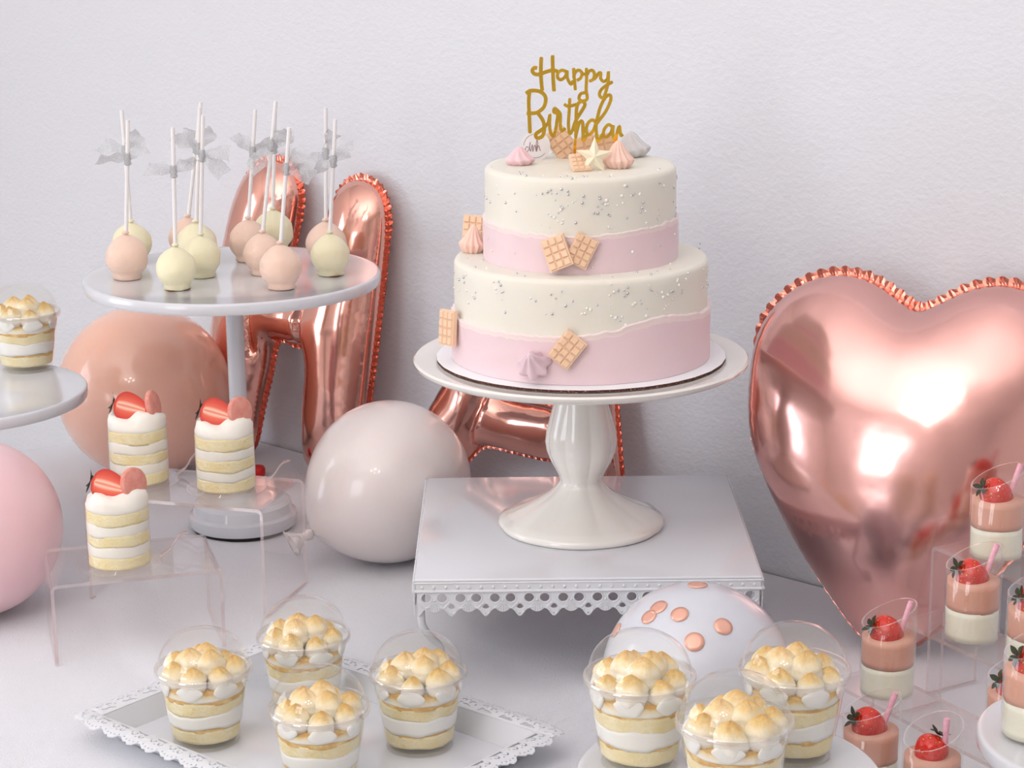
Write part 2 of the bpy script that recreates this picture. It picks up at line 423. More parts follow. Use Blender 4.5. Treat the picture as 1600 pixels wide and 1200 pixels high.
def window(name, c, zc, w, h, put):
    def bars(lst, nm, mat, par):
        g = G()
        for (x0, x1, y0, y1, z0, z1) in lst:
            V, Fc = box(x0, x1, y0, y1, z0, z1); g.add([put(*v) for v in V], Fc)
        return ob(nm, g.me(nm, mat, False), par)
    x0, x1, z0, z1 = c-w/2, c+w/2, zc-h/2, zc+h/2; t = .05
    g = G()
    for q in ((x0, x1, -.01, .03, z0, z0+t), (x0, x1, -.01, .03, z1-t, z1), (x0, x0+t, -.01, .03, z0+t, z1-t), (x1-t, x1, -.01, .03, z0+t, z1-t)):
        V, Fc = box(*q); g.add([put(*v) for v in V], Fc)
    r = struct(name, g.me(name, M['trim'], False))
    bars([(c-.02, c+.02, 0, .028, z0+t, z1-t)], 'mullion', M['trim'], r)
    bars([(x0+t, x1-t, 0, .028, zc-.015, zc+.015)], 'glazing_bar', M['trim'], r)
    bars([(x0-.04, x1+.04, -.10, -.01, z0-.03, z0)], 'window_sill', M['trim'], r)
    return r
window('window_1', WIN1[0], WIN1[1], WIN1[2], WIN1[3], putF)
window('window_2', WIN2[0], WIN2[1], WIN2[2], WIN2[3], putL)
struct('baseboard_back', slab('baseboard_back', UL, UR, WN-.012, WN, ZF, ZF+.09, M['trim']))
# table under its cloth
TU0, TU1, TN1 = -1.932, -.02, WN-.004; TN0 = TN1-.80
tb = thing('table', room((TU0+TU1)/2, (TN0+TN1)/2, ZF), 'long table hidden beneath the white tablecloth against the wall', 'table', rz=RZ)
hw, hd = (TU1-TU0)/2-.02, (TN1-TN0)/2-.02
ob('tabletop', bevelbox('tabletop', -hw, hw, -hd, hd, -ZF-.035, -ZF-.005, M['table_wood'], .003), tb)
legm = bevelbox('leg', -.025, .025, -.025, .025, 0, -ZF-.036, M['table_wood'], .003)
for sx in (-1, 1):
    for sy in (-1, 1): ob('leg', legm, tb, (sx*(hw-.06), sy*(hd-.06), 0))
def cloth():
    nu, nn = 210, 110; drop = .5
    su = [TU0-drop*k/10 for k in range(10, 0, -1)]+[TU0+(TU1-TU0)*k/nu for k in range(nu+1)]+[TU1+drop*k/10 for k in range(1, 11)]
    sn = [TN0-drop*k/10 for k in range(10, 0, -1)]+[TN0+(TN1-TN0)*k/nn for k in range(nn+1)]
    V = []; Fc = []
    for b in sn:
        for a in su:
            uu, nv = min(max(a, TU0), TU1), max(b, TN0)
            dz = max(uu-a, a-uu, nv-b, 0)
            q = Vector((uu*1.6, nv*1.6, 0))
            zz = -.002+.0012*noise.noise(q*9)
            # long soft folds across the cloth
            f = math.sin((uu*.45+nv*1.0)*17+1.6*noise.noise(q*2.2)); zz += .0028*max(0, f-.80)/.2
            f2 = math.sin((uu*1.0-nv*.25)*13+2.0*noise.noise(q*1.7+Vector((5, 1, 0)))); zz += .0022*max(0, f2-.86)/.14
            k = dz*.10
            u2, n2 = uu, nv
            if dz > 0:
                fl = .5+.5*math.sin((a if b < TN0 else b)*38+2*noise.noise(q*3))
                if a < TU0: u2 -= k*(.15+fl*.8)+.004
                elif a > TU1: u2 += k*(.15+fl*.8)+.004
                if b < TN0: n2 -= k*(.15+fl*.8)+.004
                zz -= dz
            # the hem at the far left corner is rucked up a little
            V.append(room(u2, n2, zz))
    w = len(su)
    for j in range(len(sn)-1):
        for i in range(w-1): Fc.append((j*w+i, j*w+i+1, (j+1)*w+i+1, (j+1)*w+i))
    return mesh('tablecloth', V, Fc, M['cloth'])
tag(ob('tablecloth', cloth()), 'white glittery tulle tablecloth with soft folds covering the whole table', 'tablecloth')

# ---------------------------------------------------------------- inflated shapes
def resample(poly, step):
    P_ = np.array([[p[0], p[1]] for p in poly]); Q = np.vstack([P_, P_[:1]])
    L = np.hypot(*np.diff(Q, axis=0).T); s = np.concatenate([[0], np.cumsum(L)]); n = max(12, int(s[-1]/step))
    t = np.linspace(0, s[-1], n, endpoint=False)
    return np.stack([np.interp(t, s, Q[:, 0]), np.interp(t, s, Q[:, 1])], 1)
def smoothpoly(P_, it):
    for _ in range(it): P_ = .25*np.roll(P_, 1, 0)+.5*P_+.25*np.roll(P_, -1, 0)
    return P_
def ccw(P_):
    a = np.sum(P_[:, 0]*np.roll(P_[:, 1], -1)-np.roll(P_[:, 0], -1)*P_[:, 1])
    return P_ if a > 0 else P_[::-1]
def normals(P_):
    t = np.roll(P_, -1, 0)-np.roll(P_, 1, 0); t /= np.linalg.norm(t, axis=1)[:, None]+1e-12
    return np.stack([t[:, 1], -t[:, 0]], 1)           # outward for ccw
def inflate(loops, grid, thick, pleat=.0006, plen=.0075, seed=3, creases=()):
    """2-D loops (outer first, then holes), a pillow with u: -lap u = 1, h = thick*sqrt(u); returns front/back closed V, F"""
    rg = np.random.RandomState(seed)
    vs = []; es = []; allb = np.vstack(loops)
    for L in loops:
        o = len(vs); vs += [tuple(p) for p in L]; es += [(o+i, o+(i+1) % len(L)) for i in range(len(L))]
    nb = len(vs)
    inner = []
    for d in (.0007, .0022, .0048):
        for k, L in enumerate(loops):
            nn = normals(ccw(L)); base = ccw(L); q = base-nn*d if k == 0 else base+nn*d
            st = 1 if d < .004 else 2; inner.append(q[::st])
    x0, y0 = loops[0].min(0); x1, y1 = loops[0].max(0)
    gx, gy = np.meshgrid(np.arange(x0, x1, grid), np.arange(y0, y1, grid*.87)); gx = gx+(np.arange(gx.shape[0])[:, None] % 2)*grid/2
    gp = np.stack([gx.ravel(), gy.ravel()], 1)+rg.uniform(-.1, .1, (gx.size, 2))*grid
    def dist(p):
        out = np.empty(len(p)); idx = np.empty(len(p), int)
        for i in range(0, len(p), 1500):
            dd = ((p[i:i+1500, None]-allb[None])**2).sum(2); idx[i:i+1500] = dd.argmin(1); out[i:i+1500] = np.sqrt(dd.min(1))
        return out, idx
    def inside(p):
        r = inpoly(loops[0], p)
        for L in loops[1:]: r &= ~inpoly(L, p)
        return r
    ring = np.vstack(inner)
    keep = inside(ring); dr, _ = dist(ring); 
    lim = np.concatenate([np.full(len(q), [.0007, .0022, .0048][i//len(loops)]*.8) for i, q in enumerate(inner)])
    ring = ring[keep & (dr > lim)]
    gp = gp[inside(gp)]; dg, _ = dist(gp); gp = gp[dg > .0075]
    vs += [tuple(p) for p in ring]+[tuple(p) for p in gp]
    ov, _, of, _, _, _ = delaunay_2d_cdt([Vector(v) for v in vs], es, [], 1, 1e-8)
    X = np.array([[v[0], v[1]] for v in ov]); T = np.array([f[:3] for f in of if len(f) == 3])
    cen = X[T].mean(1); ok = inside(cen); T = T[ok]
    dd, idx = dist(X); bnd = dd < 1e-5
    # FEM cotangent stiffness, conjugate gradients
    I = []; J = []; Wt = []; area_ = np.zeros(len(X))
    for a, b, c in ((0, 1, 2), (1, 2, 0), (2, 0, 1)):
        e1 = X[T[:, b]]-X[T[:, a]]; e2 = X[T[:, c]]-X[T[:, a]]
        cr = np.abs(e1[:, 0]*e2[:, 1]-e1[:, 1]*e2[:, 0])+1e-14; cot = np.clip((e1*e2).sum(1)/cr, -5, 20)/2
        I.append(T[:, b]); J.append(T[:, c]); Wt.append(cot); np.add.at(area_, T[:, a], cr/6)
    I = np.concatenate(I); J = np.concatenate(J); Wt = np.concatenate(Wt); n = len(X); free = ~bnd
    diag = np.bincount(I, Wt, n)+np.bincount(J, Wt, n); diag[diag <= 1e-9] = 1
    def A(x): return diag*x-np.bincount(I, Wt*x[J], n)-np.bincount(J, Wt*x[I], n)
    x = np.zeros(n); r = area_*free; z = r/diag; p = z.copy(); rz_ = r@z
    for _ in range(260):
        Ap = A(p)*free; al = rz_/(p@Ap+1e-30); x += al*p; r -= al*Ap; z = r/diag; rn = r@z
        if rn < 1e-20: break
        p = z+(rn/rz_)*p; rz_ = rn
    h = thick*np.sqrt(np.maximum(x, 0))
    # pleats that run in from the seam
    s = idx*1.0
    per = np.linalg.norm(np.roll(loops[0], -1, 0)-loops[0], axis=1).mean()
    ph = s*per*2*PI/plen
    wob = np.array([noise.noise(Vector((a*60, b*60, 1.3))) for a, b in X])
    h = h+pleat*np.sin(ph+2*wob)*np.exp(-dd/(.011 if plen < .007 else .017))*np.minimum(dd/.002, 1)*(.4+1.2*np.abs(wob))
    h = h+.0012*np.array([noise.noise(Vector((a*26, b*26, seed))) for a, b in X])*np.minimum(dd/.01, 1)
    for (ax_, ay_), (bx_, by_), sg, dp in creases:       # gathered joints across the pillow
        a_ = np.array([ax_, ay_]); d_ = np.array([bx_, by_])-a_; t_ = np.clip(((X-a_)@d_)/(d_@d_), 0, 1)
        q_ = np.linalg.norm(X-a_-t_[:, None]*d_, axis=1)
        h = h*(1-dp*np.exp(-(q_/sg)**2)) + .0007*np.sin(t_*70)*np.exp(-(q_/(sg*1.8))**2)*np.minimum(dd/.003, 1)
    h[bnd] = 0; h = np.maximum(h, 0)
    V = [(a, b, c) for (a, b), c in zip(X, h)]; mp = {}
    for i in range(n):
        if bnd[i]: mp[i] = i
        else: mp[i] = len(V); V.append((X[i, 0], X[i, 1], -h[i]*.45))
    Fc = []
    for t in T:
        e1 = X[t[1]]-X[t[0]]; e2 = X[t[2]]-X[t[0]]
        t = tuple(int(i) for i in t) if e1[0]*e2[1]-e1[1]*e2[0] > 0 else tuple(int(i) for i in t[::-1])
        Fc.append(t); Fc.append(tuple(mp[i] for i in t[::-1]))
    return V, Fc
def flange(L, w, amp, lam, inward=False, wf=None):
    """crimped foil seam outside the weld"""
    L = ccw(L); nn = normals(L)*(-1 if inward else 1); per = np.linalg.norm(np.roll(L, -1, 0)-L, axis=1); s = np.concatenate([[0], np.cumsum(per)[:-1]])
    k = max(8, round(per.sum()/lam)); tot = per.sum(); V = []; Fc = []
    n = len(L)
    for i in range(n):
        ph = s[i]/tot*k*2*PI; a = abs(math.sin(ph/2)); wob = noise.noise(Vector((L[i][0]*40, L[i][1]*40, 7)))
        zz = amp*math.sin(ph)*(.7+.6*wob)
        q_ = wf(L[i]) if wf else 1; zz *= q_
        for fr, zf in ((-.15, 0), (.35, .45), (1.0, 1.0)):
            ww = w*(.30+.70*q_)*fr*(.62+.38*a if fr > .5 else 1)
            q = L[i]+nn[i]*ww; V.append((q[0], q[1], zz*zf))
    for i in range(n):
        j = (i+1) % n
        for r in range(2): Fc.append((i*3+r, j*3+r, j*3+r+1, i*3+r+1))
    # thin double foil
    m_ = len(V); V2 = V+[(x, y, z-.0004) for x, y, z in V]; F2 = Fc+[tuple(i+m_ for i in f[::-1]) for f in Fc]
    return V2, F2
class Plane:
    def __init__(s, O, yaw, lean):
        s.a = Vector((math.cos(yaw), -math.sin(yaw), 0)); nb = Vector((math.sin(yaw), math.cos(yaw), 0))
        s.u = nb*math.sin(lean)+Vector((0, 0, math.cos(lean))); s.O = O; s.n = s.a.cross(s.u)      # n towards the viewer
        s.mat = Matrix(((s.a.x, s.u.x, s.n.x, 0), (s.a.y, s.u.y, s.n.y, 0), (s.a.z, s.u.z, s.n.z, 0), (0, 0, 0, 1)))
    def st(s, px, py):
        q = onplane(px, py, s.O, s.n)-s.O; return (q.dot(s.a), q.dot(s.u))
    def matrix(s): return Matrix.Translation(s.O) @ s.mat
def foil_thing(name, pl, loops, label, grid, thick, teeth, extra=None, seed=3, plen=.0075, pleat=.0006, wf=None, creases=(), mat='foil'):
    r = thing(name, (0, 0, 0), label, 'balloon'); r.matrix_world = pl.matrix()
    V, Fc = inflate(loops, grid, thick, seed=seed, plen=plen, pleat=pleat, creases=creases); ob('foil_body', mesh('foil_body', V, Fc, M[mat]), r)
    for i, L in enumerate(loops):
        V, Fc = flange(L, teeth[0], teeth[1], teeth[2], inward=i > 0, wf=wf); ob('crimped_seam', mesh('crimped_seam', V, Fc, M['foil_flange'], False), r)
    return r
def outline(pl, px, closed=True, it=10, step=.0022):
    P_ = catmull([Vector((*pl.st(*p), 0)) for p in px], 8, True)
    return ccw(smoothpoly(resample(P_, step), it))
# heart
hp = Plane(W(1388, 1022, 0)+Vector((0, .000, .004)), math.radians(28), math.radians(15))
hl = [(1388, 1022), (1340, 985), (1300, 930), (1262, 872), (1225, 805), (1193, 735), (1176, 680), (1173, 620), (1180, 550), (1195, 503), (1220, 470), (1252, 445), (1285, 432), (1318, 428), (1352, 434), (1380, 447), (1405, 465), (1440, 486)]
L_ = [hp.st(*p) for p in hl]; nt, tp = Vector(L_[-1]), Vector(L_[0])
ax = (nt-tp).normalized()
def mirror(q):
    d = Vector(q)-tp; al = ax*d.dot(ax); return tuple(tp+al*2-d)
hpoly = L_+[mirror(q) for q in L_[-2:0:-1]]
hpoly = ccw(smoothpoly(resample(catmull([Vector((*p, 0)) for p in hpoly], 8, True), .0026), 6))
heart = foil_thing('heart_balloon', hp, [hpoly], 'large rose gold foil heart balloon leaning on the wall at the right', .0065, 1.02, (.0075, .0018, .0105), plen=.008, pleat=.0010, wf=lambda p: min(1, max(.05, (p[1]-.235)/.03)))
# letter H
Hp = Plane(W(500, 743, 0)+Vector((0, 0, .009)), math.radians(41.2), math.radians(7.5))
Hpx = [(335, 690), (340, 560), (356, 430), (374, 320), (394, 268), (425, 250), (455, 262), (470, 300), (466, 350), (452, 450), (495, 458), (512, 380), (527, 312), (548, 284), (575, 282), (598, 304), (606, 345), (602, 410), (590, 520), (575, 640), (563, 735), (545, 752), (510, 748), (483, 715), (485, 620), (492, 548), (462, 538), (436, 528), (424, 580), (410, 640), (398, 700), (365, 712)]
Hl = outline(Hp, Hpx, it=14)
foil_thing('letter_balloon', Hp, [Hl], 'rose gold foil balloon letter H behind the round stand of cake pops', .005, 1.15, (.0075, .0016, .0075), seed=5, plen=.006, wf=lambda p: min(1, max(.55, (p[1]-.24)/.03))*min(1, max(.15, p[1]/.04)), pleat=.0009, mat='foil_letter', creases=[(Hp.st(418, 470), Hp.st(414, 545), .006, .38), (Hp.st(496, 450), Hp.st(490, 548), .006, .38)])
# letter A, its top behind the cake
Ap = Plane(W(640, 778, 0)+Vector((0, 0, .006)), math.radians(41.2), math.radians(7))
Apx = [(612, 752), (640, 700), (700, 598), (790, 440), (862, 320), (895, 285), (930, 285), (948, 320), (956, 470), (963, 620), (972, 740), (980, 818), (960, 835), (925, 822), (908, 770), (900, 722), (850, 716), (800, 704), (758, 696), (738, 712), (712, 742), (680, 775), (640, 778)]
Ahole = [(788, 612), (815, 560), (850, 490), (880, 450), (888, 520), (894, 625), (845, 630)]
Al = outline(Ap, Apx, it=10); Ah = outline(Ap, Ahole, it=8)
foil_thing('letter_balloon', Ap, [Al, Ah], 'rose gold foil balloon letter A behind the tiered cake and its pedestal', .005, 1.1, (.006, .0012, .008), seed=9, plen=.006, wf=lambda p: .4*min(1, max(.2, p[1]/.04)), pleat=.0009, mat='foil_letter', creases=[(Ap.st(776, 612), Ap.st(738, 708), .006, .42), (Ap.st(893, 622), Ap.st(902, 725), .006, .4)])
# ---------------------------------------------------------------- latex balloons
def balloon(px, py, rpx, mat, label, neck, zs=1.06, dots=None):
    q, r = resting(px, py, rpx)
    t = thing('balloon', (q.x, q.y, 0), label, 'balloon')
    d = Vector(neck).normalized(); rot = Vector((0, 0, -1)).rotation_difference(d).to_matrix().to_4x4()
    prof = []
    for k in range(0, 41):
        a = PI*k/40; rr = r*math.sin(a); zz = -r*math.cos(a)
        if zz < 0: zz *= 1+.16*(1-rr/r)**1.2
        prof.append((max(rr, .004), zz))
    V, Fc = lathe(prof, 72); mt = Matrix.Translation((0, 0, r)) @ rot
    ob('skin', mesh('skin', [mt @ Vector(v) for v in V], Fc, mat), t)
    kn = [(.0035, 0), (.0055, -.004), (.0042, -.009), (.004, -.011), (.0105, -.022), (.0125, -.0235), (.0115, -.022), (.005, -.014)]
    V, Fc = lathe([(a, -r*1.15+b) for a, b in kn], 20, lambda th, k, a, b: (a*(1+.2*math.sin(3*th+k)), b), True, True)
    ob('knot', fixn(mesh('knot', [mt @ Vector(v) for v in V], Fc, mat)), t)
    return t, q, r, mt
balloon(225, 610, 134, M['peach_latex'], 'large glossy peach latex balloon beneath the round stand of cake pops', (.5, .3, -.35))
balloon(-44, 825, 140, M['pink_latex'], 'pale pink latex balloon cut off by the left edge', (-.8, .3, -.3))
balloon(609, 752, 127, M['white_latex'], 'frosted white latex balloon left of the square lace riser', (-.80, -.45, -.40))
cb, cq, cr, cm = balloon(1088, 1056, 148, M['pale_latex'], 'pale balloon with rose gold confetti dots before the square riser', (.6, .6, -.25))
def on_sphere(px, py, c, r):
    d = ray(px, py).normalized(); oc = CAM-c; b = oc.dot(d); D = b*b-oc.dot(oc)+r*r
    return CAM+d*(-b-math.sqrt(max(D, 0)))
cc = Vector((cq.x, cq.y, cr))
for (px, py, rr) in ((1090, 914, .0072), (1029, 949, .0066), (1014, 964, .0062), (1062, 960, .0066), (1130, 979, .0068), (1085, 1003, .0072), (963, 985, .0060)):
    p = on_sphere(px, py, cc, cr); nn = (p-cc).normalized(); mt = Matrix.Translation(p-Vector((cq.x, cq.y, 0))) @ Vector((0, 0, 1)).rotation_difference(nn).to_matrix().to_4x4()
    V = []; Fc = []; sg = 28
    for k, (f, hh) in enumerate(((1, -.0002), (1, .0004), (.55, .0004), (.0, .0004))):
        for i in range(sg):
            a = 2*PI*i/sg; x = rr*f*math.cos(a); y = rr*f*math.sin(a); V.append((x, y, hh-(x*x+y*y)/(2*cr)+.0004))
    for k in range(3):
        for i in range(sg): j = (i+1) % sg; Fc.append((k*sg+i, k*sg+j, (k+1)*sg+j, (k+1)*sg+i))
    ob('confetti_dot', mesh('confetti_dot', [mt @ Vector(v) for v in V], Fc, M['confetti']), cb)
# ---------------------------------------------------------------- stands and risers
def round_stand(cx, cy, zt, R, label, base_r, base_h, col_r, rim=.012):
    t = thing('cake_stand', (cx, cy, 0), label, 'stand')
    pr = [(R-.006, zt-rim), (R-.001, zt-rim+.001), (R, zt-rim+.003), (R, zt-.002), (R-.001, zt-.0005), (R-.003, zt), (R-.006, zt-.001), (R*.5, zt-.001)]
    V, Fc = lathe([(col_r*.9, zt-rim)]+pr, 96); ob('plate', auto(mesh('plate', V, Fc, M['white_metal']), 50), t)
    V, Fc = lathe([(col_r, base_h-.002), (col_r, zt-rim-.004), (col_r*1.25, zt-rim+.001)], 40); ob('column', auto(mesh('column', V, Fc, M['white_metal'])), t)
    bp = [(base_r*.98, .004), (base_r, .006), (base_r, base_h*.45), (base_r*.93, base_h*.52), (base_r*.90, base_h*.78), (base_r*.82, base_h*.88), (col_r*1.6, base_h*.98), (col_r*1.02, base_h*1.06)]
    V, Fc = lathe(bp, 64); ob('base', auto(mesh('base', V, Fc, M['white_metal']), 30), t)
    V, Fc = lathe([(base_r*.93, .0), (base_r*.93, .005)], 48); o = ob('foot_pad', mesh('foot_pad', V, Fc, M['dark_chip']), t); o['label'] = 'black rubber foot pad under the base'
    return t
PX, PY, PZ, PR = -.2715, 2.0231, .2595, .1442
round_stand(PX, PY, PZ, PR, 'tall round white metal stand carrying the cake pops', .0535, .034, .0088)
round_stand(-.529, 1.95, .163, .122, 'white round stand cut off at the left holding one trifle', .052, .03, .009)
round_stand(.1375, 1.2587, .081, .099, 'low white round stand with three trifles at the bottom', .06, .02, .014)
round_stand(.392, 1.275, .097, .0895, 'white round stand at the bottom right corner under a dessert shot', .05, .02, .012)
# square riser with lace skirt
bx0, bx1, by0, by1, bz = -.0790, .1965, 1.5808, 1.8558, .10
br = thing('cake_riser', ((bx0+bx1)/2, (by0+by1)/2, 0), 'square white metal riser with pierced lace skirt under the cake pedestal', 'stand')
hx = (bx1-bx0)/2
ob('top_panel', bevelbox('top_panel', -hx, hx, -hx, hx, bz-.0028, bz, M['white_metal'], .0012, 3), br)
def circ(x, y, rx, ry=None, n=16, a0=0, rot=0):
    ry = ry or rx; o = []
    for i in range(n):
        a = a0+2*PI*i/n; p, q = rx*math.cos(a), ry*math.sin(a)
        o.append((x+p*math.cos(rot)-q*math.sin(rot), y+p*math.sin(rot)+q*math.cos(rot)))
    return o
NC = 10; CW = 2*(hx-.002)/NC
def skirt():
    s = CW/.028
    low = []; xs = []
    for k in range(NC):
        x0 = -NC*CW/2+k*CW
        for f, z in ((.0, -.0205), (.045, -.0202), (.10, -.0185), (.16, -.016), (.22, -.0145), (.29, -.0140), (.36, -.0155), (.43, -.0165), (.5, -.0168), (.57, -.0165), (.64, -.0155), (.71, -.0140), (.78, -.0145), (.84, -.016), (.90, -.0185), (.955, -.0202)):
            low.append((x0+f*CW, z))
    low.append((NC*CW/2, -.0205))
    outer = low+[(NC*CW/2, .0), (-NC*CW/2, 0)]
    holes = []; 
    for k in range(NC):
        xc = -NC*CW/2+(k+.5)*CW
        for sx in (-1, 1): holes.append(circ(xc+sx*.0064*s, -.0050, .0038, .0036, 14))
        holes.append(circ(xc, -.0148, .0006, .0006, 6))
        for sx in (-1, 1): pass
    for k in range(1, NC):
        x = -NC*CW/2+k*CW
        holes.append([(x-.0028, -.0128), (x-.0016, -.0107), (x, -.0098), (x+.0016, -.0107), (x+.0028, -.0128), (x+.0012, -.0140), (x-.0012, -.0140)]); holes.append(circ(x, -.0182, .0006, .0006, 6))
    V, Fc = plate_cdt(outer, holes, .0010); g = G(); g.add(V, Fc)
    def ridge(pts, r): g.add(*tube([(p[0], p[1], .0010) for p in pts], r, 6))
    for k in range(NC):
        xc = -NC*CW/2+(k+.5)*CW
        for sx in (-1, 1):
            c = circ(xc+sx*.0064*s, -.0050, .0045, .0043, 16, a0=0); ridge(c+[c[0]], .0006)
            ridge([(xc+sx*.0025, -.0125), (xc+sx*.0075, -.0135), (xc+sx*.0105, -.0105), (xc+sx*.0125, -.0085)], .0007)
        for j in range(-3, 4):
            a = j*.30; ridge([(xc+math.sin(a)*.002, -.0075-.001*math.cos(a)), (xc+math.sin(a)*.0072, -.0085-math.cos(a)*.0072)], .00055)
        g.add(*ball(.0011, 8, 6, (xc, -.0068, .0012)))
        x = xc+CW/2
        if k < NC-1:
            for sx in (-1, 1): ridge([(x+sx*.0036, -.0145), (x+sx*.0030, -.0172), (x, -.0196)], .0006)
    return g
sk = skirt()
def skirt_mesh():
    g = G(); 
    base = Matrix.Rotation(PI/2, 4, 'X')
    g.add(sk.V, sk.F, 0, base)
    return g.me('lace_skirt', M['lace_metal'])
skm = auto(skirt_mesh(), 40)
bandg = G()
bandg.add(*box(-hx+.001, hx-.001, -.0012, .0006, 0, .0078))
bandg.add(*tube([(-hx, -.0010, .0006), (hx, -.0010, .0006)], .0013, 8)); bandg.add(*tube([(-hx, -.0008, .0076), (hx, -.0008, .0076)], .0009, 8))
for k in range(29):
    x = -hx+.006+k*(2*hx-.012)/28
    bandg.add(*ball(.0013, 8, 6, (x, -.0012, .0041)))
bandm = auto(bandg.me('beaded_band', M['lace_metal']), 40)
for k, (dx, dy, rz) in enumerate(((0, -hx, 0), (hx, 0, PI/2), (0, hx, PI), (-hx, 0, -PI/2))):
    c, s_ = math.cos(rz), math.sin(rz)
    ob('beaded_band', bandm, br, (dx, dy, bz-.0105), (0, 0, rz))
    ob('lace_skirt', skm, br, (dx, dy, bz-.0105), (0, 0, rz))
legp = catmull([(0, 0, .088), (0, 0, .062), (.006, .006, .048), (.014, .014, .034), (.013, .013, .018), (.004, .004, .006), (-.004, -.004, .004), (-.007, -.007, .010), (-.004, -.004, .015), (.0, .0, .013)], 5)
V, Fc = tube(legp, .0032, 10); V = [(x, y, max(z, .0)) for x, y, z in V]
lm = mesh('leg', V, Fc, M['lace_metal'])
for k, (sx, sy, rz) in enumerate(((-1, -1, 0), (1, -1, PI/2), (1, 1, PI), (-1, 1, -PI/2))):
    ob('leg', lm, br, (sx*(hx-.005), sy*(hx-.005), 0), (0, 0, rz))
# pedestal for the cake
CX, CY = .0578, 1.7158; CZ = .2478
cs = thing('cake_stand', (CX, CY, bz), 'white ceramic fluted pedestal stand under the two tier cake', 'stand')
pz = CZ-bz
V, Fc = lathe([(.02, pz-.014), (.06, pz-.0135), (.118, pz-.010), (.134, pz-.0065), (.1395, pz-.003), (.1400, pz-.0005), (.1385, pz+.0010), (.132, pz+.0002), (.120, pz-.0012), (.06, pz-.0012)], 128)
ob('plate', auto(mesh('plate', V, Fc, M['ceramic']), 50), cs)
pp = [(.068, 0), (.0700, .0015), (.0705, .004), (.0690, .0068), (.060, .0105), (.048, .0160), (.036, .0225), (.0265, .0290), (.0205, .0350), (.0180, .0390), (.0178, .0420), (.0205, .0480), (.0250, .0565), (.0285, .0660), (.0295, .0740), (.0285, .0830), (.0258, .0950), (.0228, .1060), (.0208, .1160), (.0205, .1240), (.0230, .1310), (.034, .1355)]
zk = (pz-.0125)/.1355
def flute(th, k, r, z):
    amp = .035*math.exp(-((z/zk-.075)/.04)**2)+.022*math.exp(-((z/zk-.02)/.015)**2)
    c = abs(math.cos(4*th+.5)); return r*(1+amp*(c-.55)*2), z
V, Fc = lathe([(r, z*zk) for r, z in pp], 160, flute); ob('pedestal', mesh('pedestal', V, Fc, M['ceramic']), cs)
V, Fc = lathe([(.0685, .0), (.0685, .0008)], 64); 
# acrylic risers: bent sheet, top panel with a leg at each end
def u_riser(O, yaw, w, d, h, label, t=.003, group='clear acrylic risers'):
    """O: front-left corner on the table; w along, d back"""
    r = thing('acrylic_riser', O, label, 'riser', group, rz=yaw)
    prof = []; rr = .006
    for i in range(7):
        a = PI-PI/2*i/6; prof.append((rr+rr*math.cos(a), h-rr+rr*math.sin(a)))
    prof = [(0, 0)]+prof
    prof = prof+[(w-x, z) for x, z in prof[::-1]]
    inner = []
    for i in range(7):
        a = PI-PI/2*i/6; q = rr-t; inner.append((rr+q*math.cos(a), h-rr+q*math.sin(a)))
    inner = [(t, 0)]+inner; inner = inner+[(w-x, z) for x, z in inner[::-1]]
    n = len(prof)
    def part(name, i0, i1):
        g = G(); m_ = i1-i0
        V = [(x, y, z) for y in (0, d) for x, z in prof[i0:i1+1]]+[(x, y, z) for y in (0, d) for x, z in inner[i0:i1+1]]
        k = m_+1; F0 = []; F1 = []
        for i in range(m_):
            F0.append((i, i+1, k+i+1, k+i)); F0.append((2*k+i, 3*k+i, 3*k+i+1, 2*k+i+1))
            F1.append((i, 2*k+i, 2*k+i+1, i+1)); F1.append((k+i, k+i+1, 3*k+i+1, 3*k+i))
        g.add(V, F0, 0); g.F += F1; g.I += [1]*len(F1)
        if i0 == 0: g.F.append((0, k, 3*k, 2*k)); g.I.append(1)
        if i1 == n-1: g.F.append((m_, 2*k+m_, 3*k+m_, k+m_)); g.I.append(1)
        me = g.me(name, [M['acrylic'], M['acrylic_edge']], False); me = fixn(me)
        ob(name, me, r)
    part('leg_panel', 0, 3); part('top_panel', 3, n-4); part('leg_panel', n-4, n-1)
    return r
A_ = W(410, 797, .1); B_ = W(130, 772, .1); v = A_-B_
u_riser((B_.x, B_.y, 0), math.atan2(v.y, v.x), v.length, .094, .1, 'taller clear acrylic riser at the left holding two mini cakes')
A_ = W(348, 889, .07); B_ = W(78, 916, .07); v = A_-B_
u_riser((B_.x, B_.y, 0), math.atan2(v.y, v.x), v.length, .098, .07, 'lower clear acrylic riser at the left holding one mini cake')
SD = Vector((.5, -.866, 0)); SN = Vector((.866, .5, 0))
def stair(s0, s1, n0, n1, z, label):
    O = SD*s0+SN*n0; u_riser((O.x, O.y, 0), math.atan2(SD.y, SD.x), s1-s0, n1-n0, z, label)
stair(-1.203, -.95, 1.075, 1.126, .125, 'tallest clear acrylic riser at the right before the heart balloon')
stair(-1.185, -1.0, 1.0235, 1.073, .080, 'middle clear acrylic riser at the right between two other risers')
stair(-1.205, -.985, .972, 1.0215, .035, 'lowest clear acrylic riser at the right edge of the dessert shots')
# lace tray
L0, B0, R0 = W(150, 1113, .02), W(433, 1008, .02), W(838, 1143, .02)
wB = (R0-B0).length; dB = (L0-B0).length; ang = math.atan2((R0-B0).y, (R0-B0).x)
tray = thing('serving_tray', (B0.x, B0.y, 0), 'white metal tray with pierced lace rim holding four trifles', 'tray', rz=ang)
